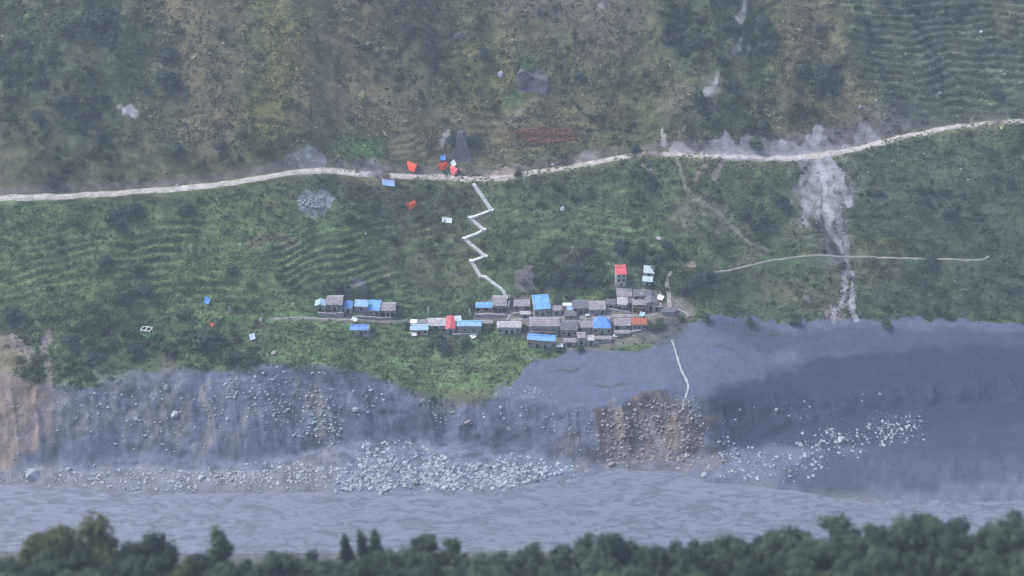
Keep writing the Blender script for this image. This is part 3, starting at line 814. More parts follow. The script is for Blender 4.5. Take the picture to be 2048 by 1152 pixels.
# ------------------------------------------------------------------ foliage meshes
def leaf_cloud(n, centers, size, flat=.7, seed=0, shell=.55):
    """n leaf-sized quads through the volume of several lobes; centers = [(x,y,z,rx,ry,rz)]"""
    r = np.random.default_rng(seed)
    C = np.array(centers); wgt = C[:, 3] * C[:, 4] * C[:, 5]; wgt = wgt / wgt.sum()
    k = r.choice(len(C), n, p=wgt)
    d = r.normal(size=(n, 3)); d /= np.linalg.norm(d, axis=1, keepdims=True)
    rad = (shell + (1 - shell) * r.random(n)) * (1 + .18 * r.normal(size=n)).clip(.6, 1.3)
    P = C[k, :3] + d * rad[:, None] * C[k, 3:6]
    nr = d + 0.55 * r.normal(size=(n, 3)) + np.array([0, 0, flat]); nr /= np.linalg.norm(nr, axis=1, keepdims=True)
    u = np.cross(nr, r.normal(size=(n, 3))); u /= np.linalg.norm(u, axis=1, keepdims=True)
    v = np.cross(nr, u)
    s = size * (.6 + .8 * r.random(n))[:, None]
    V = np.concatenate([P - u * s, P - v * s * .7, P + u * s, P + v * s * .7 + nr * s * .15])
    F = np.stack([np.arange(n), np.arange(n) + n, np.arange(n) + 2 * n, np.arange(n) + 3 * n], -1)
    return V, F
def mesh_np(name, V, F, m):
    me = bpy.data.meshes.new(name)
    me.vertices.add(len(V)); me.vertices.foreach_set('co', np.asarray(V, np.float32).ravel())
    F = np.asarray(F, np.int32); k = F.shape[1]
    me.loops.add(len(F) * k); me.polygons.add(len(F))
    me.loops.foreach_set('vertex_index', F.ravel())
    me.polygons.foreach_set('loop_start', np.arange(0, len(F) * k, k, dtype=np.int32))
    me.update(calc_edges=True)
    me.materials.append(m)
    return me
M_shrub = mat('shrub_leaves', (.034, .054, .036), var=.4, scale=.6, random_tint=.4, hue2=(1.7, 1.45, 1.3))
M_crop = mat('crop_leaves', (.060, .120, .048), var=.35, scale=1.0, random_tint=.3, hue2=(1.45, 1.3, 1.1))
M_tuft = mat('tuft_blades', (.075, .085, .046), var=.35, scale=1.0, random_tint=.35, hue2=(1.5, 1.3, 1.25))
M_red = mat('amaranth_heads', (.25, .115, .07), var=.35, scale=1.0, random_tint=.25, hue2=(1.2, 1.15, 1.1))

def tinted(name, gain, var=.3):
    """leaves whose green follows the soil and crop they grow in (one colour per plant)"""
    m = bpy.data.materials.new(name); m.use_nodes = True
    n = m.node_tree.nodes; l = m.node_tree.links
    p = n['Principled BSDF']; p.inputs['Roughness'].default_value = .85; p.inputs['Specular IOR Level'].default_value = .15
    a_ = n.new('ShaderNodeAttribute'); a_.attribute_type = 'INSTANCER'; a_.attribute_name = 'plant_tint'
    oi = n.new('ShaderNodeObjectInfo'); mr = n.new('ShaderNodeMapRange')
    mr.inputs['To Min'].default_value = gain * (1 - var); mr.inputs['To Max'].default_value = gain * (1 + var)
    l.new(oi.outputs['Random'], mr.inputs['Value'])
    vm = n.new('ShaderNodeVectorMath'); vm.operation = 'SCALE'
    l.new(a_.outputs['Color'], vm.inputs[0]); l.new(mr.outputs['Result'], vm.inputs['Scale']); l.new(vm.outputs['Vector'], p.inputs['Base Color'])
    return m
M_shrub = tinted('shrub_leaves', 1.0, .35); M_crop = tinted('crop_leaves', 1.3, .3); M_tuft = tinted('tuft_blades', 1.2, .3)
def src(name, me):
    o = bpy.data.objects.new(name, me)
    return o
shrubs = []
for i in range(4):
    r = np.random.default_rng(30 + i)
    C = [(r.uniform(-.8, .8), r.uniform(-.8, .8), .55 + .45 * r.random(), .75 + .4 * r.random(), .75 + .4 * r.random(), .6 + .4 * r.random()) for _ in range(5)]
    V, F = leaf_cloud(190, C, .23, .8, i)
    shrubs.append(src('shrub_source', mesh_np('shrub_mesh', V, F, M_shrub)))
crops = []
for i in range(3):
    V, F = leaf_cloud(40, [(0, 0, .35, .45, .45, .4), (.3, .2, .3, .35, .35, .35), (-.3, -.1, .3, .4, .4, .3)], .2, .6, 50 + i)
    crops.append(src('crop_source', mesh_np('crop_mesh', V, F, M_crop)))
tufts = []
for i in range(3):
    V, F = leaf_cloud(26, [(0, 0, .15, .5, .5, .3), (.4, .3, .1, .4, .4, .25)], .2, .4, 70 + i)
    tufts.append(src('tuft_source', mesh_np('tuft_mesh', V, F, M_tuft)))
reds = []
for i in range(2):
    V, F = leaf_cloud(40, [(0, 0, .5, .4, .4, .6), (.4, .1, .4, .3, .3, .5)], .2, .5, 90 + i)
    reds.append(src('amaranth_source', mesh_np('amaranth_mesh', V, F, M_red)))

def scatter(name, sources, P, sc, label, cat, tint=None):
    n = len(P)
    me = bpy.data.meshes.new(name)
    me.vertices.add(n); me.vertices.foreach_set('co', P.astype(np.float32).ravel())
    for nm, tp, key, val in (('pscale', 'FLOAT', 'value', sc), ('prot', 'FLOAT_VECTOR', 'vector', np.stack([rng.normal(0, .15, n), rng.normal(0, .15, n), rng.uniform(0, 6.28, n)], -1)),
                             ('pidx', 'INT', 'value', rng.integers(0, len(sources), n))):
        a = me.attributes.new(nm, tp, 'POINT')
        a.data.foreach_set(key, np.asarray(val).astype(np.int32 if tp == 'INT' else np.float32).ravel())
    if tint is not None:
        a = me.attributes.new('plant_tint', 'FLOAT_COLOR', 'POINT')
        a.data.foreach_set('color', np.concatenate([tint, np.ones((n, 1))], 1).astype(np.float32).ravel())
    o = link(name, me)
    g = bpy.data.node_groups.new(name, 'GeometryNodeTree')
    g.interface.new_socket('Geometry', in_out='INPUT', socket_type='NodeSocketGeometry')
    g.interface.new_socket('Geometry', in_out='OUTPUT', socket_type='NodeSocketGeometry')
    N, L = g.nodes, g.links
    gi, go = N.new('NodeGroupInput'), N.new('NodeGroupOutput')
    iop = N.new('GeometryNodeInstanceOnPoints')
    L.new(gi.outputs[0], iop.inputs['Points'])
    jn = N.new('GeometryNodeJoinGeometry')
    for s in sources:
        oi = N.new('GeometryNodeObjectInfo'); oi.inputs['Object'].default_value = s; oi.inputs['As Instance'].default_value = True
        L.new(oi.outputs['Geometry'], jn.inputs[0])
    L.new(jn.outputs[0], iop.inputs['Instance'])
    iop.inputs['Pick Instance'].default_value = True
    def na(nm, tp):
        k = N.new('GeometryNodeInputNamedAttribute'); k.data_type = tp; k.inputs['Name'].default_value = nm
        return k.outputs['Attribute']
    L.new(na('pidx', 'INT'), iop.inputs['Instance Index'])
    e2r = N.new('FunctionNodeEulerToRotation'); L.new(na('prot', 'FLOAT_VECTOR'), e2r.inputs[0])
    L.new(e2r.outputs[0], iop.inputs['Rotation'])
    L.new(na('pscale', 'FLOAT'), iop.inputs['Scale'])
    L.new(iop.outputs[0], go.inputs[0])
    md = o.modifiers.new('scatter', 'NODES'); md.node_group = g
    return tag(o, label, cat, kind='stuff')

def cand(n, ylo, yhi):
    y = rng.uniform(ylo, yhi, n); hw = 215 + .28 * (y + 60)
    x = rng.uniform(-1, 1, n) * hw
    return x, y
x, y = cand(180000, -45, 272)
cc, sh, cr = ground_cover(x, y)
cl = fbm(x, y, 11, 4, 14)
pk = rng.random(len(x)) < np.clip(sh, 0, 2.2) * .30 * sstep(-.08, .3, cl + .22 * (sh - .7))
tn = cc[pk] * np.array([.68, .80, .66]) * np.exp(.42 * rng.normal(size=(pk.sum(), 1))).clip(.3, 2.4)
P = np.stack([x[pk], y[pk], hz(x[pk], y[pk]) - .3], -1)
scatter('shrub_cover', shrubs, P, (.35 + 1.35 * rng.random(pk.sum()) ** 3.5) * (1 + .25 * np.clip(sh[pk] - 1, 0, 1)), 'dark low scrub scattered over the hillside', 'scrub', tn)
x, y = cand(300000, -45, 200)
cc, sh, cr = ground_cover(x, y)
pk = rng.random(len(x)) < cr * .62 * (.25 + .75 * sstep(-.25, .2, fbm(x, y, 4, 2, 4)))
P = np.stack([x[pk], y[pk], hz(x[pk], y[pk]) - .15], -1)
tn = cc[pk] * np.exp(.05 + .28 * rng.normal(size=(pk.sum(), 1)))
scatter('field_crop', crops, P, .5 + .8 * rng.random(pk.sum()) ** 1.5, 'leafy green crops on the terraces and bench', 'crops', tn)
x, y = cand(240000, 60, 272)
cc, sh, cr = ground_cover(x, y)
gr = (cc[:, 2] < cc[:, 1]) & (cc.sum(1) < .40)
pk = gr & (rng.random(len(x)) < .6 * (1 - cr) * sstep(-.45, .25, fbm(x, y, 7, 3, 7)))
tn = cc[pk] * np.exp(.1 + .45 * rng.normal(size=(pk.sum(), 1))).clip(.3, 3)
P = np.stack([x[pk], y[pk], hz(x[pk], y[pk]) - .1], -1)
scatter('grass_tuft', tufts, P, .5 + 1.1 * rng.random(pk.sum()) ** 1.6, 'rough grass tussocks on the upper slopes', 'grass', tn)
RP = wpoly([(1004, 266), (1060, 257), (1150, 257), (1156, 279), (1090, 287), (1008, 285)])
x = rng.uniform(RP[:, 0].min(), RP[:, 0].max(), 2600); y = rng.uniform(RP[:, 1].min(), RP[:, 1].max(), 2600)
pk = (poly_sd(x, y, RP) + 1.5 * fbm(x, y, 6, 3, 2) < 0) & (fbm(x, y, 7, 3, 5) + .7 * rng.random(len(x)) > .52)
P = np.stack([x[pk], y[pk], hz(x[pk], y[pk]) - .1], -1)
scatter('amaranth_crop', reds, P, .5 + .6 * rng.random(pk.sum()), 'patch of red amaranth crop above the road', 'crops')

# ------------------------------------------------------------------ rocks
M_rock = mat('pale_boulder', (.36, .375, .42), var=.4, scale=.9, bump=.15, random_tint=.25, hue2=(1.25, 1.22, 1.2))
M_rock2 = mat('brown_boulder', (.29, .265, .265), var=.3, scale=.9, bump=.15, random_tint=.3, hue2=(1.35, 1.3, 1.25))
M_dark = mat('dark_rock', (.125, .118, .132), var=.45, scale=.35, bump=.4)
import bmesh
def rock_mesh(seed, m, sub=2, squash=(1, .8, .65), rough=.28):
    bm = bmesh.new(); bmesh.ops.create_icosphere(bm, subdivisions=sub, radius=1)
    r = np.random.default_rng(seed)
    planes = [(lambda d: d / np.linalg.norm(d))(r.normal(size=3)) for _ in range(9)]
    cuts = r.uniform(.48, .88, 9)
    for v in bm.verts:
        p = np.array(v.co)
        for n_, c_ in zip(planes, cuts):
            dd = p @ n_
            if dd > c_: p = p - n_ * (dd - c_) * .9
        p = p * (1 + rough * .3 * r.normal()) if sub < 2 else p * (1 + rough * .12 * r.normal())
        v.co = p * np.array(squash)
    me = bpy.data.meshes.new('boulder_mesh'); bm.to_mesh(me); bm.free()
    me.materials.append(m)
    return me
RM = [rock_mesh(100 + i, M_rock, 2 if i < 2 else 1, (1, .75 + .1 * (i % 3), .55 + .1 * (i % 4))) for i in range(6)]
RB = [rock_mesh(120 + i, M_rock2, 2 if i < 2 else 1, (1, .8, .6 + .1 * (i % 3))) for i in range(4)]
def boulder(px, py, wpx, label, group=None, brown=False, yaw=None, hs=1.0, name='boulder'):
    p = at(px, py)
    ppm = FPX / np.linalg.norm(p - CAM)
    s = wpx / ppm / 2
    o = link(name, (RB if brown else RM)[random.randrange(2)], None, None, (p[0], p[1], p[2] + .12 * s))
    o.scale = (s, s * random.uniform(.85, 1.1), s * hs * random.uniform(.85, 1.15))
    o.rotation_euler = (random.uniform(-.2, .2), random.uniform(-.2, .2), random.uniform(0, 6.28) if yaw is None else yaw)
    return tag(o, label, 'boulder', group)
boulder(66, 952, 36, 'largest pale flat-topped boulder at the far left water edge', yaw=.5)
boulder(44, 955, 15, 'pale boulder leaning against the largest one at left water edge', yaw=1.2)
boulder(137, 939, 14, 'whitish boulder on the shore right of the largest left boulder')
boulder(403, 956, 18, 'big round pale boulder on the shore below the left scree')
boulder(434, 953, 13, 'flat pale boulder just right of a big round shore boulder')
boulder(464, 961, 12, 'pinkish pale boulder at the left shore on bare sand', brown=True)
boulder(332, 775, 17, 'pale boulder high on the left scree just below the bushes')
boulder(350, 829, 22, 'broad grey slab boulder in the middle of the left scree')
boulder(272, 838, 11, 'small pale boulder alone on the dark left scree')
boulder(183, 864, 9, 'small pale boulder low on the far left scree')
boulder(455, 838, 10, 'small pale boulder right of the brown streak on the scree')
boulder(711, 820, 16, 'round pale boulder at the left end of the dark smooth bank')
boulder(741, 781, 13, 'pale boulder just below the brink beside a thin gully')
boulder(937, 845, 19, 'pinkish boulder stuck in the dark bank below the green field', brown=True)
boulder(1002, 815, 9, 'small pale boulder under the brink of the green field')
boulder(831, 965, 22, 'largest angular white boulder in the dense river bar')
boulder(900, 962, 18, 'broad white boulder near the water right of the largest one')
boulder(960, 930, 14, 'pale block standing in the upper part of the river bar')
boulder(848, 966, 12, 'white block touching the largest angular boulder of the river bar')
boulder(1071, 959, 19, 'grey slanted boulder at the right end of the river bar')
boulder(1085, 948, 14, 'pale boulder behind the grey slanted one on the river bar')
boulder(1110, 949, 12, 'round pale boulder near the right tip of the river bar')
boulder(947, 1001, 8, 'white rock alone in the river below the boulder bar')
boulder(1146, 983, 8, 'small white rock standing in the river right of the bar')
boulder(635, 990, 8, 'pale rock in the shallows at the left end of the bar')
boulder(1246, 872, 18, 'large tan boulder in the middle of the brown cliff', brown=True)
boulder(1281, 810, 11, 'tan boulder near the top of the brown cliff', brown=True)
boulder(1285, 874, 13, 'brown boulder right of the large tan one in the cliff', brown=True)
boulder(1284, 900, 12, 'brown boulder low in the middle of the brown cliff', brown=True)
boulder(1225, 930, 20, 'pinkish heap-like boulder at the foot of the brown cliff', brown=True)
boulder(1373, 912, 13, 'pale boulder at the right foot of the brown cliff')
boulder(1365, 922, 13, 'tan boulder at the water below the right foot of the cliff', brown=True)
boulder(1448, 922, 16, 'flat pinkish boulder on the right shore', brown=True)
boulder(1410, 952, 18, 'grey boulder at the water edge right of the cliff')
boulder(1515, 958, 16, 'long grey boulder at the right water edge')
boulder(1553, 820, 12, 'grey boulder alone on the dark mud')
boulder(1480, 820, 9, 'small grey boulder on the dark mud right of the cliff')
boulder(1682, 880, 22, 'broad pale boulder in the hazy right rubble field')
boulder(1002, 150, 17, 'round pale boulder left of the huge dark rock', hs=1.2)
boulder(1316, 478, 16, 'pale rock among bushes above the right end of the village', brown=True)
boulder(523, 640, 13, 'brown rock stack in the field left of the village', brown=True, hs=1.6)
boulder(319, 674, 10, 'pale rock among the bushes beside the white frame', brown=True, hs=1.5)
boulder(1125, 418, 13, 'white rock in the grass below the road right of the stairs')
boulder(731, 468, 9, 'small grey rock on the terraces left of the stairs')
boulder(1962, 65, 10, 'white rock alone on the terraces at upper right')
boulder(1720, 215, 11, 'pale flat rock above the right part of the road')
boulder(1880, 187, 12, 'small pinkish rock patch on the right terraces', brown=True)
boulder(355, 370, 9, 'small white rock on the verge of the left road')
boulder(1936, 360, 9, 'tiny white rock below the far right road')
boulder(549, 707, 14, 'grey rock at the brink beside the green field', brown=True)
boulder(1106, 330, 9, 'small pale rock on the inner verge of the road')

# the huge dark rock with a mossy top, and the dark pyramid rock
def rockface(pts_bottom, pts_top, name, label, px, py, m, moss=None):
    p = at(px, py)
    t_ = empty(name, p)
    tag(t_, label, 'rock'); t_.scale = (1.12,) * 3
    bm = bmesh.new()
    vb = [bm.verts.new(v) for v in pts_bottom]; vt = [bm.verts.new(v) for v in pts_top]
    n = len(vb)
    for i in range(n):
        bm.faces.new((vb[i], vb[(i + 1) % n], vt[(i + 1) % n], vt[i]))
    bm.faces.new(vt); bm.faces.new(vb[::-1])
    bmesh.ops.triangulate(bm, faces=bm.faces[:])
    bmesh.ops.subdivide_edges(bm, edges=bm.edges[:], cuts=3, use_grid_fill=True)
    r = np.random.default_rng(len(label))
    for v in bm.verts:
        k = np.array(v.co)
        dd = .55 * fbm(np.array([k[0] + k[2] * .4]), np.array([k[1] + k[2]]), 4, 3, 4)[0]
        v.co = k + np.array([dd, dd * .8, dd * .5]) + r.normal(0, .05, 3)
    me_ = bpy.data.meshes.new('face'); bm.to_mesh(me_); bm.free()
    link('rock_body', me_, m, t_)
    return t_
rk = rockface([(-7.2, 1, -3), (-4.5, -1.2, -3.5), (5.2, -3.2, -4), (7.6, -1.5, -3), (7, 8, -3), (-6, 8, -3)],
              [(-6.0, 2.2, 6.3), (-2.6, 1.8, 7.6), (.6, 1.0, 4.6), (6.6, -1.2, 3.8), (6.8, 5, 5), (-4, 6.5, 7.5)],
              'rock_outcrop', 'huge dark angular rock with a mossy green top on the upper slope', 1064, 178, M_dark)
M_moss = mat('moss', (.075, .125, .05), var=.35, scale=.8)
V, F = leaf_cloud(500, [(-1.5, 5.5, 7.2, 3.4, 2.2, .9), (3, 5, 5.0, 3.2, 2.0, .7)], .35, 1.2, 5)
link('moss_cap', mesh_np('moss_cap', V, F, M_moss), None, rk)['kind'] = 'stuff'
M_dark2 = mat('slate_rock', (.145, .135, .15), var=.3, scale=.5, bump=.3)
rockface([(-5.2, -1.6, -2.5), (5.0, -1.6, -2.5), (5.4, 5, -2.5), (-4.4, 6, -2.5)], [(-1.0, 3.6, 10.6), (.5, 3.4, 11.2), (1.6, 5.5, 10.5), (-1, 6, 10.2)],
         'pointed_rock', 'dark pyramid-shaped rock above the road beside the orange tents', 923, 320, M_dark2)
rockface([(-3.4, 0, -1), (3, -.6, -1), (3, 3, -1), (-3, 3, -1)], [(-2.4, 1.2, 1.7), (.3, .6, 2.4), (2.4, 1, 1.4), (0, 2.6, 1.6)],
         'rock_outcrop', 'low grey rock near the top middle of the upper slope', 920, 78, M_dark2)

# river bar and slopes: sizes drawn, the largest become boulders of their own, the rest rubble
def zone(pts, n, smin, smax, brown, key, pw=2.6):
    P = wpoly(pts)
    out = []
    while len(out) < n:
        x = rng.uniform(P[:, 0].min(), P[:, 0].max(), 4000); y = rng.uniform(P[:, 1].min(), P[:, 1].max(), 4000)
        d = poly_sd(x, y, P) + 5 * fbm(x, y, 14, 4, 3)
        cl_ = fbm(x, y, 10, 3, 12)
        ok = (d < 0) & (rng.random(4000) < (.4 + .6 * sstep(-.2, .35, cl_)) * (.3 + .7 * sstep(0, -6, d)))
        s = smin + (smax - smin) * rng.random(4000) ** (pw * 2)
        out += [(a, b, c_, brown, key) for a, b, c_ in zip(x[ok], y[ok], s[ok])]
    return out[:n]
Z = []
Z += zone([(740, 885), (810, 880), (900, 905), (1100, 920), (1190, 930), (1150, 955), (1000, 976), (800, 983), (660, 982), (660, 950), (700, 930)], 2900, .16, 1.5, 0, 'bar', 2.7)
Z += zone([(680, 955), (1120, 945), (1080, 966), (1000, 977), (800, 984), (660, 984)], 600, .22, 2.0, 0, 'bar', 2.6)
Z += zone([(0, 940), (200, 932), (420, 930), (560, 920), (700, 930), (660, 985), (300, 986), (0, 970)], 1700, .15, 1.1, 0, 'left', 2.1)
Z += zone([(440, 735), (700, 740), (820, 790), (700, 860), (660, 900), (590, 890), (480, 830), (430, 800)], 800, .16, .95, 0, 'scree', 2.2)
Z += zone([(610, 790), (660, 790), (690, 850), (660, 900), (600, 860)], 200, .25, .9, 0, 'scree', 1.6)
Z += zone([(110, 780), (330, 760), (460, 760), (460, 920), (280, 910), (110, 880)], 420, .15, .8, 0, 'scree', 2.2)
Z += zone([(1190, 822), (1330, 780), (1400, 800), (1420, 900), (1380, 935), (1195, 930)], 1300, .18, 1.1, 1, 'cliff', 1.9)
Z += zone([(840, 800), (960, 808), (1180, 815), (1190, 870), (1040, 850), (870, 860)], 220, .2, .8, 0, 'mid', 1.8)
Z += zone([(1100, 880), (1190, 860), (1190, 930), (1120, 915)], 90, .2, .7, 1, 'mid', 2)
Z += zone([(1000, 770), (1050, 755), (1120, 790), (1060, 802), (980, 800)], 120, .18, .6, 0, 'mid', 1.8)
Z += zone([(1370, 900), (1480, 880), (1620, 860), (1750, 835), (1850, 820), (1850, 880), (1700, 935), (1560, 968), (1430, 968)], 1200, .14, 1.2, 0, 'right', 2.9)
Z += zone([(1760, 815), (1850, 815), (1850, 855), (1780, 860)], 80, .15, .8, 0, 'right', 2.2)
Z += zone([(1440, 800), (1600, 790), (1800, 760), (1800, 820), (1560, 870), (1430, 890)], 50, .2, .8, 0, 'mud', 2)
Z += zone([(10, 760), (90, 800), (60, 900), (10, 930)], 90, .2, .7, 1, 'slip', 2)
Z += zone([(592, 398), (640, 384), (664, 396), (650, 422), (602, 424)], 160, .25, .9, 0, 'upper', 1.6)
Z += zone([(1340, 292), (1450, 275), (1640, 262), (1740, 258), (1755, 290), (1640, 318), (1450, 316)], 300, .1, .5, 0, 'upper', 2)
Z += zone([(1600, 330), (1700, 335), (1705, 430), (1690, 520), (1660, 520), (1610, 440)], 240, .1, .45, 0, 'upper', 2)
Z += zone([(1675, 540), (1700, 540), (1712, 640), (1660, 645)], 120, .15, .7, 1, 'upper', 2)
Z += zone([(575, 305), (650, 305), (650, 335), (570, 332)], 90, .15, .6, 0, 'upper', 2)
Z += zone([(1345, 590), (1375, 590), (1375, 620), (1345, 620)], 110, .2, .6, 1, 'village', 1.6)
Z += zone([(1010, 600), (1240, 600), (1300, 680), (1150, 700), (1000, 660)], 900, .2, .8, 1, 'village', 1.8)
Z += zone([(700, 620), (760, 620), (760, 640), (700, 640)], 60, .15, .45, 1, 'village', 1.8)
Z += zone([(860, 660), (960, 668), (960, 685), (870, 690)], 60, .15, .5, 1, 'village', 1.8)
Z += zone([(560, 700), (1040, 690), (820, 770)], 25, .25, .6, 0, 'meadow', 1.8)
LAB = {'bar': ('pale grey boulder in the dense rubble bar along the river', 'boulders of the dense river bar'),
       'left': ('pale boulder on the sandy left shore below the scree', 'boulders of the left shore'),
       'scree': ('grey boulder lying on the steep grey scree of the left bank', 'boulders on the left scree'),
       'cliff': ('brownish boulder embedded in the brown earth cliff', 'boulders in the brown cliff'),
       'mid': ('pale boulder in the dark bank between green field and brown cliff', 'boulders in the dark middle bank'),
       'right': ('grey boulder in the hazy rubble field at the right shore', 'boulders of the right shore'),
       'mud': ('grey boulder strewn on the dark mud slope', 'boulders on the dark mud'),
       'slip': ('brownish boulder in the tan landslip at the far left', 'boulders in the tan landslip'),
       'upper': ('pale stone in the scree patch left of the stairway', 'stones of the slope scree'),
       'village': ('rubble', 'rubble'), 'meadow': ('rubble', 'rubble')}
Z.sort(key=lambda k: -k[2])
quota = {'bar': 120, 'left': 34, 'scree': 24, 'cliff': 26, 'mid': 12, 'right': 34}
big = []
for k in Z:
    if quota.get(k[4], 0) > 0:
        quota[k[4]] -= 1; big.append(k)
def px_of(a, b):
    d = np.array([a, b, float(hz(a, b))]) - CAM
    zz = d[1] * _cp - d[2] * _sp
    return 1024 + FPX * d[0] / zz, 576 - FPX * (d[1] * _sp + d[2] * _cp) / zz
LM = {'bar': [(690, 'at the left end of the river bar'), (725, 'just inside the left end of the bar'), (797, 'left of the largest angular white boulder'), (866, 'between the two biggest white bar boulders'), (930, 'below the pinkish bank boulder, left side'), (995, 'in the middle of the river bar'), (1060, 'left of the grey slanted boulder'), (760, 'below the left part of the dark smooth bank'), (830, 'around the largest angular white boulder'), (900, 'below the green meadow tip'), (960, 'below the pinkish bank boulder'), (1030, 'right of the middle of the bar'), (1090, 'near the grey slanted boulder'), (1150, 'at the right tip of the bar by the brown cliff')],
      'left': [(50, 'next to the largest left boulder'), (150, 'right of the largest left boulder'), (260, 'below the tan-streaked scree'), (360, 'left of the big round shore boulder'), (430, 'around the big round shore boulder'), (520, 'below the middle scree'), (620, 'beside the left end of the bar')],
      'scree': [(160, 'on the far left scree'), (340, 'beside the grey slab on the scree'), (480, 'in the middle of the scree'), (560, 'left of the tan earth patch'), (640, 'below the tan earth patch'), (720, 'right of the tan earth patch')],
      'cliff': [(1210, 'at the left side of the brown cliff'), (1250, 'near the large tan cliff boulder'), (1300, 'in the middle of the brown cliff'), (1340, 'beside the pale streak of the brown cliff'), (1390, 'at the right side of the brown cliff')],
      'mid': [(880, 'under the green meadow tip'), (960, 'near the thin white pole'), (1060, 'under the mud brink'), (1150, 'just left of the brown cliff')],
      'right': [(1400, 'right of the cliff foot'), (1470, 'left part of the hazy rubble field'), (1560, 'middle of the hazy rubble field'), (1650, 'near the broad pale boulder of the rubble field'), (1740, 'right part of the hazy rubble field'), (1820, 'far right end of the rubble field')]}
def boulder_label(a, b, s, br, key):
    px, py = px_of(a, b)
    where = min(LM[key], key=lambda k: abs(k[0] - px))[1]
    size = 'large' if s > .95 else 'middling' if s > .72 else 'small'
    lo, hi = {'bar': (895, 975), 'left': (930, 975), 'scree': (745, 890), 'cliff': (800, 920), 'mid': (808, 870), 'right': (840, 955)}[key]
    band = ('highest row', 'upper part', 'midway up', 'lower part', 'lowest row')[int(np.clip((py - lo) / (hi - lo) * 5, 0, 4))]
    return f"{size}{' brownish' if br else ''} boulder, {band}, {where}"
bigid = set(map(id, big))
rest = [k for k in Z if id(k) not in bigid]
for (a, b, s, br, key) in big:
    o = link('boulder', random.choice(RB if br else RM), None, None, (a, b, float(hz(a, b)) - .08 * s))
    o.scale = (s, s * random.uniform(.75, 1.05), s * random.uniform(.75, 1.2))
    o.rotation_euler = (random.uniform(-.3, .3), random.uniform(-.3, .3), random.uniform(0, 6.28))
    tag(o, boulder_label(a, b, s, br, key), 'boulder', LAB[key][1])
for br, nm, ml, lb in ((0, 'rubble', RM[3:6], 'small pale stones of the river bar and scree'), (1, 'brown_rubble', RB[2:4], 'small brown stones of the cliff and village')):
    q = np.array([(k[0], k[1], k[2]) for k in rest if k[3] == br])
    P = np.stack([q[:, 0], q[:, 1], hz(q[:, 0], q[:, 1]) - .05 * q[:, 2]], -1)
    scatter(nm, [src('stone_source', m_) for m_ in ml], P, q[:, 2] * 1.05, lb, 'stones')

#VILLAGE-BEGIN
# ------------------------------------------------------------------ houses
M_blue = mat('blue_metal', (.15, .36, .68), rough=.5, var=.28, scale=.5, spec=.4)
M_royal = mat('royal_blue_metal', (.12, .28, .60), rough=.5, var=.28, scale=.5, spec=.4)
M_sky = mat('sky_blue_metal', (.26, .44, .66), rough=.5, var=.28, scale=.6, spec=.4)
M_paleblue = mat('faded_blue_metal', (.38, .52, .62), rough=.55, var=.15, scale=.6)
M_palegreen = mat('pale_green_metal', (.50, .60, .57), rough=.55, var=.15, scale=.6)
M_red = mat('red_metal', (.60, .10, .12), rough=.5, var=.28, scale=.6, spec=.4)
M_redbrick = mat('red_brick', (.40, .13, .085), var=.3, scale=2.0, bump=.05)
M_white = mat('white_sheet', (.74, .75, .76), rough=.6, var=.08, scale=.6)
M_slate = mat('slate_roof', (.19, .175, .175), var=.4, scale=1.4, bump=.06)
M_slate2 = mat('pale_stone_roof', (.36, .33, .32), var=.4, scale=1.3, bump=.08)
M_slate3 = mat('dark_slate_roof', (.105, .105, .115), var=.35, scale=1.4, bump=.06)
M_wall = mat('rubble_masonry', (.37, .34, .345), var=.4, scale=2.0, bump=.08)
M_wallpale = mat('pale_masonry', (.46, .43, .41), var=.3, scale=1.8, bump=.06)
M_wallmud = mat('mud_plaster', (.36, .285, .255), var=.3, scale=1.6, bump=.05)
M_dark_open = mat('dark_opening', (.022, .022, .025), var=.2, scale=2)
M_timber = mat('weathered_timber', (.17, .12, .085), var=.3, scale=2)
M_yellow = mat('yellow_timber', (.52, .33, .13), var=.2, scale=2)
M_frame = mat('pale_frame', (.34, .33, .33), var=.15, scale=3)
M_slabs = [mat('stone_slabs', (.33, .30, .315), var=.35, scale=1.1), mat('pale_slabs', (.50, .47, .47), var=.4, scale=1.0), mat('dark_slabs', (.18, .175, .195), var=.35, scale=1.1)]
def slab_roof_mesh(c, seed, th=.07):
    """overlapping stone slabs on the quad c (front left, front right, back right, back left)"""
    r = np.random.default_rng(seed)
    c = [np.array(k, float) for k in c]
    W = np.linalg.norm(c[1] - c[0]); D = np.linalg.norm(c[3] - c[0])
    nrm = np.cross(c[1] - c[0], c[3] - c[0]); nrm /= np.linalg.norm(nrm)
    nx_, ny_ = max(3, int(W / .8)), max(3, int(D / .7))
    mb = MB()
    def P(u, v): return (c[0] * (1 - u) + c[1] * u) * (1 - v) + (c[3] * (1 - u) + c[2] * u) * v
    for j in range(ny_):
        for i in range(nx_):
            u0, u1 = (i + r.uniform(-.1, .12)) / nx_, (i + 1 + r.uniform(-.12, .1)) / nx_
            v0, v1 = (j - r.uniform(.0, .3)) / ny_, (j + 1) / ny_
            lift = r.uniform(.0, .06)
            q = [P(u0, v0) + nrm * (th + lift + .07), P(u1, v0) + nrm * (th + lift + .07), P(u1, v1) + nrm * (.03 + lift * .5), P(u0, v1) + nrm * (.03 + lift * .5)]
            mb.hexa(q, [k + nrm * r.uniform(.05, .09) for k in q])
    return mb
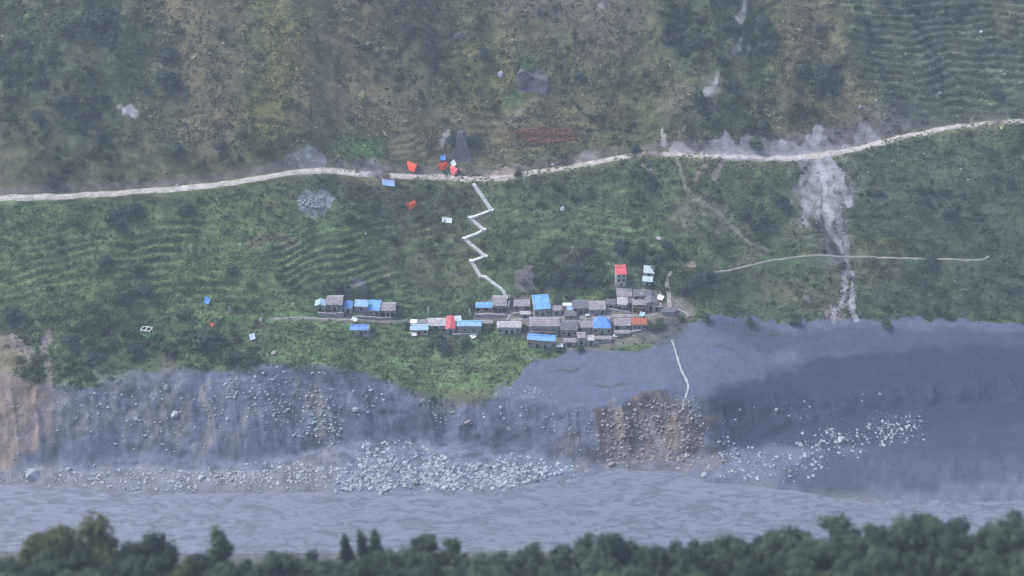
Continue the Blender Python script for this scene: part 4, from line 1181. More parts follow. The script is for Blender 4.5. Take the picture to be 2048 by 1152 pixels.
def opening(parent, kind, x, z, w_, h_, y=0.0, m=None):
    fr = MB()
    t = .14
    fr.box(x - w_ / 2 - t, x - w_ / 2, y - .10, y + .05, z - t, z + h_ + t); fr.box(x + w_ / 2, x + w_ / 2 + t, y - .10, y + .05, z - t, z + h_ + t)
    fr.box(x - w_ / 2, x + w_ / 2, y - .10, y + .05, z + h_, z + h_ + t)
    if kind == 'window':
        fr.box(x - w_ / 2, x + w_ / 2, y - .10, y + .05, z - t, z)
    p = MB(); p.box(x - w_ / 2, x + w_ / 2, y - .04, y + .04, z, z + h_)
    o = p.build(kind, m or M_dark_open, parent)
    fr.build('frame', M_frame, o)
HN = [0]
def house(x0, x1, yt, ye, yb, roof, rm, wm, label, yaw=0.0, op='', pitch=None, ruin=False, name='house', cat='house', over=.25, group=None, base=2.5, wallh=None, dep=None, slabs=None):
    HN[0] += 1
    p = at((x0 + x1) / 2, yb)
    dist = np.linalg.norm(p - CAM); ppm = FPX / dist
    a = math.asin((CAM[2] - p[2]) / dist)
    w_ = (x1 - x0) / ppm
    h = (yb - ye) / ppm / math.cos(a) if wallh is None else wallh
    rows = (ye - yt) / ppm
    yaw_ = R(yaw)
    r = empty(name, p, yaw_)
    tag(r, label, cat, group)
    pt = R(pitch if pitch is not None else {'gx': 20, 'gy': 20, 'shed': 12, 'flat': 3, 'hip': 24}[roof])
    if roof in ('shed', 'flat'):
        L = rows / math.sin(a + pt); d = L * math.cos(pt)
    else:
        d = rows / math.sin(a)
    if dep: d = dep
    d = max(d, 1.6)
    ww = w_ / 2 - over
    y1 = d - 2 * over
    wl = MB()
    if roof in ('gx', 'hip'):
        rise = d / 2 * math.tan(pt)
        if roof == 'gx':
            V = [(-ww, 0, -base), (ww, 0, -base), (ww, y1, -base), (-ww, y1, -base), (-ww, 0, h), (ww, 0, h), (ww, y1, h), (-ww, y1, h), (-ww, y1 / 2, h + rise * .9), (ww, y1 / 2, h + rise * .9)]
            wl.add(V, [(0, 1, 5, 4), (2, 3, 7, 6), (1, 2, 6, 9, 5), (3, 0, 4, 8, 7), (4, 5, 9, 8), (6, 7, 8, 9), (0, 3, 2, 1)])
        else:
            wl.box(-ww, ww, 0, y1, -base, h)
    elif roof == 'gy':
        rise = w_ / 2 * math.tan(pt)
        V = [(-ww, 0, -base), (ww, 0, -base), (ww, y1, -base), (-ww, y1, -base), (-ww, 0, h), (ww, 0, h), (ww, y1, h), (-ww, y1, h), (0, 0, h + rise * .9), (0, y1, h + rise * .9)]
        wl.add(V, [(0, 1, 5, 8, 4), (2, 3, 7, 9, 6), (1, 2, 6, 5), (3, 0, 4, 7), (4, 8, 9, 7), (8, 5, 6, 9), (0, 3, 2, 1)])
    else:
        rise = d * math.tan(pt)
        V = [(-ww, 0, -base), (ww, 0, -base), (ww, y1, -base), (-ww, y1, -base), (-ww, 0, h), (ww, 0, h), (ww, y1, h + rise), (-ww, y1, h + rise)]
        wl.add(V, [(0, 3, 2, 1), (4, 5, 6, 7), (0, 1, 5, 4), (1, 2, 6, 5), (2, 3, 7, 6), (3, 0, 4, 7)])
    wl.build('wall', wm, r)
    # roof
    fy, by = -over, d - over
    hw = w_ / 2
    e = .06
    metal = rm not in (M_slate, M_slate2, M_slate3)
    ribs = int(w_ / .55)
    rf = MB(); cap = None; quads = []
    if roof == 'gx':
        my = (fy + by) / 2
        quads = [[(-hw, fy, h + e), (hw, fy, h + e), (hw, my, h + e + rise), (-hw, my, h + e + rise)],
                 [(hw, by, h + e), (-hw, by, h + e), (-hw, my, h + e + rise), (hw, my, h + e + rise)]]
        cap = ((-hw, my, h + e + rise + .08), (hw, my, h + e + rise + .08))
    elif roof == 'gy':
        quads = [[(-hw, by, h + e), (-hw, fy, h + e), (0, fy, h + e + rise), (0, by, h + e + rise)],
                 [(hw, fy, h + e), (hw, by, h + e), (0, by, h + e + rise), (0, fy, h + e + rise)]]
        cap = ((0, fy, h + e + rise + .08), (0, by, h + e + rise + .08)); ribs = int(d / .55)
    elif roof == 'hip':
        my = by - d * .28
        k = hw * .35
        V = [(-hw, fy, h + e), (hw, fy, h + e), (hw, by - d * .3, h + e), (k * .9, by, h + e + .1), (-k * .9, by, h + e + .1), (-hw, by - d * .3, h + e), (-k, my, h + e + rise), (k, my, h + e + rise)]
        rf.add(V, [(0, 1, 7, 6), (1, 2, 7), (2, 3, 7), (3, 4, 6, 7), (4, 5, 6), (5, 0, 6), (0, 5, 4, 3, 2, 1)])
        cap = ((-k, my, h + e + rise + .06), (k, my, h + e + rise + .06))
    else:
        quads = [[(-hw, fy, h + e), (hw, fy, h + e), (hw, by, h + e + d * math.tan(pt)), (-hw, by, h + e + d * math.tan(pt))]]
    for q in quads:
        if metal: rf.sheet(q, ribs)
        else: rf.slab(q, .1)
    ro = rf.build('roof', rm, r)
    if not metal:
        sm = M_slabs[{M_slate: 0, M_slate2: 1, M_slate3: 2}[rm]]
        for qi, q in enumerate(quads):
            s_ = slab_roof_mesh(q, HN[0] * 7 + qi).build('slates', sm, ro)
            s_['kind'] = 'stuff'
    if cap is not None:
        c_ = MB(); c_.tube(cap[0], cap[1], .11, .11, 6); c_.build('ridge_cap', rm, ro)
    n = len(op)
    for i, ch in enumerate(op):
        x = -ww + (i + .5) * 2 * ww / n
        if ch == 'd': opening(r, 'door', x, .05, .95, min(2.0, h * .78))
        elif ch == 'w': opening(r, 'window', x, h * .38, .95, min(1.05, h * .42))
        elif ch == 'W': opening(r, 'window', x, h * .30, 1.5, min(1.3, h * .5))
        elif ch == 'o': opening(r, 'doorway', x, .05, 1.7, min(2.2, h * .8))
        elif ch == 'p':
            b = MB(); b.box(x - .1, x + .1, -.9, -.7, -1.5, h + .05); b.build('post', M_timber, r)
    return r
# the western group
house(630, 652, 600, 612, 621, 'gy', M_paleblue, M_wall, 'small pale blue and white gabled hut at the left end of the village', op='d', pitch=24)
house(653, 686, 591, 609, 622, 'gx', M_slate, M_wall, 'brown slab-roofed house behind a stone terrace, left end of the village', op='wdw')
house(687, 705, 602, 617, 625, 'gy', M_royal, M_wallpale, 'small royal blue gabled hut right of the brown slab-roofed house', op='d', pitch=18)
house(709, 737, 599, 613, 624, 'shed', M_sky, M_wall, 'light blue roofed shed with a patchy edge and rubble in front', op='.w.', yaw=-3)
house(736, 760, 599, 621, 631, 'shed', M_blue, M_wall, 'bright blue roofed house joined to the patchy light blue shed', yaw=-5, op='wd')
house(760, 792, 605, 621, 634, 'gx', M_slate, M_wall, 'grey slab-roofed house at the right end of the western row', op='odo')
house(700, 737, 648, 660, 671, 'gx', M_royal, M_wallpale, 'blue roofed house with pale walls alone in the field below the path', op='w.dw', pitch=22)
# the middle group
house(820, 857, 647, 660, 669, 'gx', M_paleblue, M_wallpale, 'pale blue-white roofed house left of the stone-roofed yard', op='wdw', pitch=16)
house(820, 834, 637, 646, 650, 'flat', M_white, M_wallpale, 'small white roofed annex behind the pale blue-white house', dep=2.6)
house(834, 855, 637, 646, 651, 'flat', M_slate, M_wall, 'small brown-roofed lean-to behind the pale blue-white house', dep=2.4)
house(853, 892, 634, 650, 659, 'flat', M_slate2, M_wall, 'low house with a patchy pale stone roof left of the red roof', op='.d.', wallh=2.0)
house(891, 911, 632, 658, 667, 'gy', M_red, M_wallpale, 'narrow red roofed house with its gable to the valley, middle row', op='d', pitch=16)
house(910, 924, 631, 641, 648, 'shed', M_palegreen, M_wallpale, 'tiny pale green roofed shed behind the red roofed house', yaw=12)
house(914, 963, 640, 652, 668, 'gx', M_sky, M_wall, 'long sky blue roofed stone house right of the red roof', op='.w.w.', pitch=20)
house(951, 985, 604, 615, 622, 'shed', M_blue, M_wall, 'blue roofed open shed on posts below the stairway', op='opop')
house(985, 1014, 591, 611, 624, 'gx', M_slate, M_wall, 'grey slab-roofed house at the foot of the zigzag stairway', op='odo', pitch=22)
house(994, 1043, 642, 655, 668, 'flat', M_slate2, M_wallpale, 'pale stone house with a flat stone roof below the lane', op='wddw')
# the main cluster
house(1027, 1060, 600, 612, 622, 'gx', M_slate, M_wallmud, 'brown mud-walled house left of the big blue roof', op='w.o')
house(1068, 1102, 588, 618, 633, 'shed', M_blue, M_wall, 'big blue roofed house standing highest in the village centre', yaw=8, op='wdw', pitch=14)
house(1058, 1119, 634, 652, 669, 'gx', M_slate, M_wall, 'long grey slab-roofed house in the village centre', op='.w.d.w.')
house(1054, 1111, 668, 681, 697, 'gx', M_blue, M_wallmud, 'long blue roofed mud-walled house at the lower edge of the village', yaw=-7, op='w.d.d.w', pitch=22)
house(1112, 1126, 687, 694, 701, 'flat', M_slate2, M_wallpale, 'tiny pale stone hut right of the lower long blue roof', op='d')
house(1125, 1146, 605, 611, 616, 'flat', M_white, M_wallpale, 'long narrow white roof strip behind the village centre', dep=2.0)
house(1133, 1149, 611, 620, 624, 'shed', M_sky, M_wallpale, 'tiny sky blue roofed hut with white edges below the white roof strip', op='d')
house(1129, 1154, 621, 632, 638, 'flat', M_slate3, M_wall, 'low dark grey roofed block below the tiny sky blue hut', op='w')
house(1120, 1156, 640, 660, 673, 'gx', M_slate3, M_wallmud, 'dark slate-roofed house with a reddish wall, village centre', op='wdw')
house(1144, 1179, 600, 616, 626, 'gx', M_slate3, M_wall, 'dark grey slab-roofed house in the upper row, left of a paler one', op='odo')
house(1177, 1211, 602, 619, 629, 'gx', M_slate, M_wall, 'brown-grey slab-roofed house in the upper row with a white pole', op='w.d')
house(1153, 1188, 641, 655, 664, 'flat', M_slate, M_wall, 'rough flat slab-roofed house left of the royal blue hip roof', op='o.w')
house(1186, 1222, 632, 656, 669, 'hip', M_royal, M_wall, 'royal blue hip-roofed house on the village lane', op='w.d.w')
house(1153, 1172, 664, 676, 690, 'flat', M_slate, M_wallpale, 'small stone outbuilding below the rough flat slab roof', op='d')
house(1231, 1253, 529, 549, 575, 'shed', M_red, M_wallpale, 'tall stone tower house with a red roof above the village', op='', yaw=4, pitch=10)
house(1233, 1264, 576, 593, 599, 'shed', M_slate, M_wall, 'grey two-step roofed house under the red tower house', op='ww', pitch=8)
house(1233, 1254, 594, 609, 622, 'flat', M_slate2, M_wallpale, 'pale roofless-looking stone house below the two-step roof', op='od', yaw=-6)
house(1286, 1309, 531, 546, 555, 'shed', M_palegreen, M_wallpale, 'upper pale green roofed hut right of the red tower house', yaw=-8, op='d', pitch=24)
house(1284, 1305, 552, 563, 571, 'shed', M_palegreen, M_wallpale, 'lower pale green roofed hut right of the red tower house', yaw=-8, op='d', pitch=20)
house(1266, 1303, 580, 592, 602, 'gx', M_slate3, M_wall, 'dark slate-roofed house at the upper right of the village', op='w.w', pitch=24)
house(1291, 1314, 595, 608, 621, 'gy', M_slate3, M_wall, 'dark gabled house right of the yellow posted verandah', op='o', pitch=24)
vh = house(1264, 1293, 599, 610, 624, 'flat', M_slate, M_wallmud, 'brown house with a row of yellow verandah posts', op='dwd')
for k in range(5):
    b = MB(); X_ = -2.6 + k * 1.3; b.box(X_ - .13, X_ + .13, -1.0, -.75, -1.5, 2.7); b.build('post', M_yellow, vh)
b = MB(); b.box(-3, 3, -1.1, -.02, 2.7, 2.85); b.build('verandah_beam', M_timber, vh)
house(1263, 1294, 635, 649, 660, 'shed', M_redbrick, M_wall, 'rust red roofed house below the lane at the right end of the village', op='wdw')
house(1228, 1262, 636, 651, 660, 'flat', M_slate, M_wall, 'grey ruined-looking stone house left of the rust red roof', op='o.w')
house(1322, 1352, 614, 624, 630, 'flat', M_slate3, M_wall, 'low dark grey block at the foot of the rubbly path', op='')
for q_ in ((1060, 1117, 655, 665, 673, 'flat', M_slate3, M_wallmud, 'low dark flat-roofed block along the front of the long grey house', 'w.d.w.'),
           (1103, 1123, 611, 621, 630, 'flat', M_slate, M_wall, 'small rubble hut right of the big blue roof', 'd'),
           (1212, 1231, 599, 609, 617, 'gx', M_slate3, M_wall, 'small dark hut left of the pale house under the tower', 'd'),
           (1173, 1189, 671, 681, 692, 'flat', M_slate2, M_wall, 'small outbuilding under the left corner of the royal blue hip roof', 'd'),
           (1191, 1223, 672, 679, 685, 'flat', M_slate, M_wallpale, 'low stone yard block in front of the royal blue hip-roofed house', 'w.'),
           (1127, 1151, 676, 685, 693, 'flat', M_slate, M_wall, 'ruined stone pen between the tiny hut and the outbuildings', 'o'),
           (1254, 1267, 596, 606, 615, 'flat', M_slate3, M_wall, 'narrow dark shed between pale stone house and yellow verandah', 'd'),
           (1304, 1323, 606, 614, 623, 'flat', M_slate, M_wall, 'small grey shed right of the dark gabled house', 'd'),
           (1229, 1260, 660, 667, 673, 'flat', M_slate, M_wall, 'low stone terrace hut below the grey ruined-looking house', '.w'),
           (1040, 1061, 622, 629, 636, 'flat', M_slate2, M_wall, 'low stone pen below the brown mud-walled house', 'o'),
           (1076, 1100, 634, 640, 646, 'flat', M_slate3, M_wall, 'low dark shed on the lane below the big blue roof', 'd'),
           (963, 986, 640, 647, 654, 'flat', M_slate, M_wall, 'small stone shed right of the long sky blue roof', 'd')):
    house(*q_[:9], op=q_[9], over=.15)
# windows of the tower
tw = [o for o in COL.objects if o.get('label', '').startswith('tall stone tower')][0]
for z_, xs_ in ((1.0, (0,)), (3.4, (-1.0, 1.0)), (5.6, (-1.0, 1.0))):
    for x_ in xs_: opening(tw, 'window', x_, z_, .8, 1.0)

# ------------------------------------------------------------------ stone retaining walls of the village
def stone_wall(pts, h, th, label):
    x, y = polyline(pts, 1.2)
    p0 = np.array([x[0], y[0], float(hz(x[0], y[0]))])
    mb = MB()
    for i in range(len(x) - 1):
        d = np.array([x[i + 1] - x[i], y[i + 1] - y[i]]); L = np.linalg.norm(d) + 1e-9; d /= L; nn = np.array([-d[1], d[0]]) * th / 2
        za, zb = float(hz(x[i], y[i])), float(hz(x[i + 1], y[i + 1]))
        ht = h * random.uniform(.8, 1.1)
        q = [np.array([x[i], y[i]]) - nn, np.array([x[i + 1], y[i + 1]]) - nn, np.array([x[i + 1], y[i + 1]]) + nn, np.array([x[i], y[i]]) + nn]
        zz = [za, zb, zb, za]
        mb.hexa([(a_[0] - p0[0], a_[1] - p0[1], k - .8 - p0[2]) for a_, k in zip(q, zz)], [(a_[0] - p0[0], a_[1] - p0[1], k + ht - p0[2]) for a_, k in zip(q, zz)])
    o = mb.build('stone_wall', M_wall, None, False, p0)
    return tag(o, label, 'stone wall')
stone_wall([(636, 630), (655, 632), (688, 631)], 1.6, .7, 'grey stone terrace wall under the brown slab-roofed house, far left')
stone_wall([(706, 636), (735, 637), (790, 638)], 1.1, .7, 'low rubble wall along the path below the bright blue roof')
stone_wall([(905, 672), (935, 671), (960, 673)], 1.1, .6, 'broken stone wall below the long sky blue roofed house')
stone_wall([(1025, 630), (1045, 629), (1062, 632)], 1.2, .6, 'stone wall below the brown mud-walled house')
stone_wall([(950, 634), (980, 633), (1012, 634)], 1.5, .7, 'stone terrace wall below the blue open shed')
stone_wall([(1212, 620), (1225, 621), (1262, 628)], 1.0, .6, 'pale stone wall along the lane below the tower house')
stone_wall([(1225, 666), (1255, 667), (1285, 663)], 1.0, .7, 'pale stone wall below the ruined-looking house, lower right')
stone_wall([(1298, 560), (1320, 575), (1322, 600)], .8, .6, 'thin field wall running down right of the pale green huts')
stone_wall([(1350, 620), (1370, 628), (1378, 636)], 1.0, .8, 'rubble wall at the right end of the village above the mud')
stone_wall([(738, 652), (739, 680)], .8, .5, 'field wall right of the lone blue roofed house')

# ------------------------------------------------------------------ tents, tarpaulins, sheets, poles
M_orange = mat('orange_tent_cloth', (.80, .10, .045), rough=.7, var=.1, scale=.8)
M_pinktent = mat('pink_tent_cloth', (.72, .13, .17), rough=.7, var=.15, scale=.8)
M_bluetarp = mat('blue_tarpaulin', (.13, .33, .70), rough=.6, var=.15, scale=.9)
M_paletarp = mat('pale_blue_tarpaulin', (.36, .46, .72), rough=.6, var=.12, scale=.9)
M_pole = mat('pale_pole', (.6, .6, .6), var=.1)
def tent(px, py, wpx, label, m, yaw=0, group=None):
    p = at(px, py); ppm = FPX / np.linalg.norm(p - CAM)
    w_ = wpx / ppm; d = w_ * 1.15; h = w_ * .55
    r = empty('tent', p, R(yaw)); tag(r, label, 'tent', group)
    mb = MB()
    a = w_ / 2
    nn = 6
    V = []
    for j in range(nn + 1):
        t = j / nn; y = -d * .35 + d * t; sag = 1 - .10 * math.sin(math.pi * t)
        V += [(-a, y, -.5), (-a * .55, y, h * .52), (0, y, h * sag), (a * .55, y, h * .52), (a, y, -.5)]
    F = [(j * 5 + i, j * 5 + i + 1, (j + 1) * 5 + i + 1, (j + 1) * 5 + i) for j in range(nn) for i in range(4)]
    F.append(tuple(nn * 5 + i for i in range(5)))
    mb.add(V, F); mb.build('canopy', m, r)
    fl = MB(); y = -d * .35
    fl.add([(-a, y, -.5), (-a * .55, y, h * .52), (-.06, y, h), (-a * .35, y - .25, -.4)], [(0, 3, 2, 1)])
    fl.add([(a, y, -.5), (a * .55, y, h * .52), (.06, y, h), (a * .75, y - .8, -.4)], [(0, 1, 2, 3)])
    fl.build('door_flap', m, r)
    dk = MB(); dk.add([(-a * .7, y + .12, -.4), (a * .7, y + .12, -.4), (a * .35, y + .12, h * .6), (0, y + .12, h * .9), (-a * .35, y + .12, h * .6)], [(0, 1, 2, 3, 4)])
    dk.build('doorway', M_dark_open, r)
    pl = MB(); pl.tube((0, y - .04, -.6), (0, y - .04, h), .06, .05); pl.build('tent_pole', M_pole, r)
    return r
tent(828, 336, 21, 'large orange-red tent, leftmost beside the road', M_orange, 52)
tent(884, 333, 16, 'small orange-red tent with a blue tarpaulin behind it', M_orange, -48)
tent(911, 343, 18, 'pinkish red tent in front of the dark pyramid rock', M_pinktent, 40)
tent(821, 411, 16, 'lone orange-red tent on the slope below the road', M_orange, -40)
tent(424, 652, 15, 'small orange-red shelter in the bushes left of the village', M_orange, 50)
def tarp(name, px, py, wpx, hpx, label, m, cat, yaw=0, lift=1.2, legs=True):
    """a sagging sheet stretched over four poles, or lying on the ground"""
    p = at(px, py); dist = np.linalg.norm(p - CAM); ppm = FPX / dist
    a = math.asin((CAM[2] - p[2]) / dist)
    w_, d = wpx / ppm, hpx / ppm / math.sin(a + .15)
    r = empty(name, p, R(yaw)); tag(r, label, cat)
    V, F = [], []
    n_ = 6
    def gz(x, y):
        c, s = math.cos(R(yaw)), math.sin(R(yaw))
        return float(hz(p[0] + c * x - s * y, p[1] + s * x + c * y)) - p[2]
    zc = [gz(sx * w_ / 2, sy * d / 2) for sx, sy in ((-1, -1), (1, -1), (1, 1), (-1, 1))]
    zr = max(zc)
    for k in (0, 1):
        for j in range(n_ + 1):
            for i in range(n_ + 1):
                u, v = i / n_, j / n_
                x, y = (u - .5) * w_, (v - .5) * d
                z = ((zc[0] * (1 - u) + zc[1] * u) * (1 - v) + (zc[3] * (1 - u) + zc[2] * u) * v)
                z += lift - .25 * math.sin(math.pi * u) * math.sin(math.pi * v) * min(1, lift) + .05 * math.sin(9 * u + 5 * v)
                if not legs: z = max(z, gz(x, y) + .12)
                V.append((x, y, z + .05 * k))
    m1 = (n_ + 1) ** 2
    for j in range(n_):
        for i in range(n_):
            q = (j * (n_ + 1) + i, j * (n_ + 1) + i + 1, (j + 1) * (n_ + 1) + i + 1, (j + 1) * (n_ + 1) + i)
            F += [tuple(k + m1 for k in q), q[::-1]]
    s_ = mesh_obj('sheet', V, F, m, r)
    if legs:
        for (sx, sy), z in zip(((-1, -1), (1, -1), (1, 1), (-1, 1)), zc):
            b = MB(); x, y = sx * w_ * .48, sy * d * .46
            b.tube((x, y, z - .5), (x, y, z + lift), .06, .05, 5); b.build('pole', M_timber, r)
    return r
tarp('tarpaulin_roof', 777, 372, 25, 8, 'pale blue-white tarpaulin shelter just below the road', M_paletarp, 'shelter', 10, 1.6)
tarp('tarpaulin', 886, 322, 11, 4, 'blue tarpaulin behind the small orange-red tent', M_bluetarp, 'tarpaulin', 5, 1.6)
tarp('tarpaulin', 907, 331, 9, 6, 'white tarpaulin beside the pinkish red tent', M_white, 'tarpaulin', 35, 1.0)
tarp('tarpaulin', 894, 442, 20, 6, 'whitish sheet spread on the slope left of the stairway', M_white, 'tarpaulin', -6, .4, False)
tarp('tarpaulin', 415, 607, 10, 9, 'bright blue tarpaulin hut alone in the left fields', M_bluetarp, 'tarpaulin', -12, 1.6)
tarp('tarpaulin', 505, 678, 11, 11, 'lavender blue tarpaulin among stones left of the village', M_paletarp, 'tarpaulin', 18, 1.2)
tarp('tarpaulin', 709, 644, 11, 7, 'crumpled white plastic sheet behind the lone blue roofed house', M_white, 'tarpaulin', -15, 1.5)
tarp('tarpaulin', 946, 675, 10, 8, 'white sheet hung below the long sky blue roofed house', M_white, 'tarpaulin', 30, .7)
tarp('tarpaulin', 1320, 600, 13, 9, 'white plastic sheet at the right end of the village', M_white, 'tarpaulin', -25, 1.3)
tarp('tarpaulin', 1276, 598, 17, 5, 'long white sheet above the yellow verandah posts', M_white, 'tarpaulin', 0, 3.4)
tarp('tarpaulin', 1283, 643, 10, 8, 'pale blue sheet lying on the rust red roof', M_paleblue, 'tarpaulin', -20, 3.9)
tarp('tarpaulin', 828, 671, 10, 8, 'small white sheet below the pale blue-white roofed house', M_white, 'tarpaulin', 8, 1.0)
tarp('tarpaulin', 1190, 686, 14, 6, 'greyish white sheet among rubble at the lower village edge', M_white, 'tarpaulin', 12, .5, False)
tarp('tarpaulin', 1231, 673, 9, 5, 'small pinkish white sheet near the lower right village edge', M_white, 'tarpaulin', -10, .6, False)
tarp('tarpaulin', 1018, 612, 4, 16, 'narrow white strip of cloth beside the lane at the stair foot', M_white, 'cloth', -6, 1.5)
# water tank
p = at(1175, 634)
tk = empty('water_tank', p); tag(tk, 'white plastic water tank between the slab roofs', 'water tank')
mb = MB(); mb.tube((-.8, 0, .9), (.8, 0, .9), .62, .62, 14); mb.build('tank', M_white, tk)
mb = MB(); mb.box(-.9, .9, -.5, .5, -.6, .32); mb.build('stand', M_wall, tk)
mb = MB(); mb.tube((0, 0, 1.45), (0, 0, 1.65), .22, .2, 10); mb.build('lid', M_white, tk)
# white timber frame left of the village
p = at(294, 664)
fr = empty('timber_frame', p, R(-12)); tag(fr, 'white rectangular frame of beams lying in the bushes at left', 'frame')
for (x0, x1, y0, y1) in ((-2.2, 2.2, -1.5, -1.2), (-2.2, 2.2, 1.2, 1.5), (-2.2, -1.9, -1.2, 1.2), (1.9, 2.2, -1.2, 1.2), (-.15, .15, -1.2, 1.2)):
    mb = MB(); mb.box(x0, x1, y0, y1, 1.5, 1.75); mb.build('beam', M_white, fr)
for sx in (-2, 2):
    for sy in (-1.3, 1.3):
        mb = MB(); mb.box(sx - .1, sx + .1, sy - .1, sy + .1, -1.6, 1.5); mb.build('post', M_white, fr)
# prayer flag poles
def flagpole(px, py, h, label):
    p = at(px, py)
    r = empty('flag_pole', p); tag(r, label, 'flag pole', 'tall white flag poles')
    mb = MB(); mb.tube((0, 0, -.5), (0, 0, h), .07, .05, 6); mb.build('pole', M_pole, r)
    mb = MB()
    V = []
    for i in range(9):
        z = h * (.3 + .68 * i / 8)
        V += [(.06, 0, z), (.06 + .55, .14 * math.sin(i * 1.3), z)]
    V2 = [(a_, b_ + .03, c_) for a_, b_, c_ in V]
    mb.add(V + V2, [(2 * i, 2 * i + 1, 2 * i + 3, 2 * i + 2) for i in range(8)] + [(18 + 2 * i, 18 + 2 * i + 2, 18 + 2 * i + 3, 18 + 2 * i + 1) for i in range(8)])
    mb.build('flag', M_white, r)
flagpole(856, 633, 5.2, 'white flag pole behind the stone-roofed yard')
flagpole(938, 634, 4.6, 'white flag pole behind the long sky blue roofed house')
flagpole(458, 624, 3.2, 'short white flag pole right of the bright blue tarpaulin hut')
flagpole(566, 643, 3.4, 'short white flag pole on the path left of the village')
flagpole(1047, 366, 5.5, 'pale pole beside the road right of the stair top')
flagpole(1345, 688, 3.0, 'white flag pole at the head of the rivulet on the mud')
flagpole(1012, 822, 6.0, 'thin bare white pole standing on the dark middle bank')
flagpole(1050, 820, 4.0, 'shorter white pole right of the thin one on the dark bank')

# ------------------------------------------------------------------ trees
M_bark = mat('bark', (.09, .075, .06), var=.3, scale=2, bump=.05)
M_t = [mat('olive_leaves', (.088, .100, .040), var=.4, scale=.35, random_tint=.2), mat('dark_green_leaves', (.044, .070, .056), var=.4, scale=.35, random_tint=.3, hue2=(1.5, 1.35, 1.1)),
       mat('mid_green_leaves', (.058, .086, .060), var=.4, scale=.35, random_tint=.3, hue2=(1.3, 1.2, 1.0))]
def crown(kind, seed, m, n=3200):
    r = np.random.default_rng(seed)
    C = []
    if kind == 'broad':
        for k in range(22):
            an = r.uniform(0, 6.28); rr = 4.0 * math.sqrt(r.random()); z = 5.5 + 6.5 * r.random() * (1 - (rr / 5.4) ** 2) + 1
            C.append((rr * math.cos(an), rr * math.sin(an), z, *(r.uniform(.7, 1.8) * np.array([1, r.uniform(.8, 1.2), .85]))))
    elif kind == 'tall':
        for k in range(17):
            t = k / 16; z = 4.5 + 11 * t; rr = 2.6 * (1 - .75 * t) * r.random(); an = r.uniform(0, 6.28)
            C.append((rr * math.cos(an), rr * math.sin(an), z, r.uniform(1.0, 1.7) * (1.15 - .5 * t), r.uniform(1.0, 1.7) * (1.15 - .5 * t), r.uniform(1, 1.6)))
    else:
        for k in range(9):
            an = r.uniform(0, 6.28); rr = 1.6 * r.random(); C.append((rr * math.cos(an), rr * math.sin(an), 1.7 + 1.8 * r.random(), r.uniform(.8, 1.3), r.uniform(.8, 1.3), r.uniform(.7, 1.2)))
    V, F = leaf_cloud(int(n * 1.4), C, .27 if kind != 'bush' else .24, .8, seed, .5)
    return mesh_np('crown', V, F, m), C
def tree_proto(kind, seed, m, n):
    me_, C = crown(kind, seed, m, n)
    mb = MB(); top = {'broad': 8.5, 'tall': 13, 'bush': 2.2}[kind]; r0 = {'broad': .38, 'tall': .34, 'bush': .16}[kind]
    mb.tube((0, 0, -1.5), (.1, .05, top * .45), r0, r0 * .7, 8); mb.tube((.1, .05, top * .45), (0, .1, top), r0 * .7, r0 * .2, 7)
    for c in C[:: 2]:
        mb.tube((.05, .05, top * (.35 + .3 * random.random())), c[:3], r0 * .35, r0 * .08, 5)
    me2 = bpy.data.meshes.new('trunk'); me2.from_pydata(mb.V, [], mb.F); me2.materials.append(M_bark)
    return me_, me2
PROT = {}
for k, (kind, mi, n_) in enumerate([('broad', 0, 3400), ('broad', 1, 3400), ('broad', 2, 3400), ('tall', 1, 3200), ('tall', 2, 3200), ('broad', 1, 3000), ('bush', 1, 620), ('bush', 2, 620), ('bush', 0, 620)]):
    PROT[k] = tree_proto(kind, 200 + k, M_t[mi], n_)
def tree(p, k, s, label, group=None, name='tree', cat='tree', sz=1.0):
    r = empty(name, p, random.uniform(0, 6.28)); r.scale = (s, s, s * sz)
    tag(r, label, cat, group)
    link('crown', PROT[k][0], None, r); link('trunk', PROT[k][1], None, r)
    return r
# near bank: placed down the steep near slope; top row in the survey sets each height
def near_tree(px, top, k, width, label, group=None, back=0.0, sz=None):
    """stands on the near slope at slant distance of about 330-430 m under the survey column px"""
    t_ = 355.0 + back
    d = ray(px, 1150); q = CAM + d * t_
    g = float(hz(q[0], q[1]))
    dt = ray(px, top); tt = t_ * (math.hypot(d[0], d[1]) / math.hypot(dt[0], dt[1]))
    zt = (CAM + dt * tt)[2]
    H = max(6.0, zt - g)
    base_h = {0: 13.2, 1: 13.2, 2: 13.2, 3: 16.6, 4: 16.6, 5: 13.2}[k]
    ws = width / (FPX / t_) / {0: 10.5, 1: 10.5, 2: 10.5, 3: 6.5, 4: 6.5, 5: 10.5}[k]
    r = empty('tree', (q[0], q[1], g), random.uniform(0, 6.28)); tag(r, label, 'tree', group)
    r.scale = (ws, ws, H / base_h)
    link('crown', PROT[k][0], None, r); link('trunk', PROT[k][1], None, r)
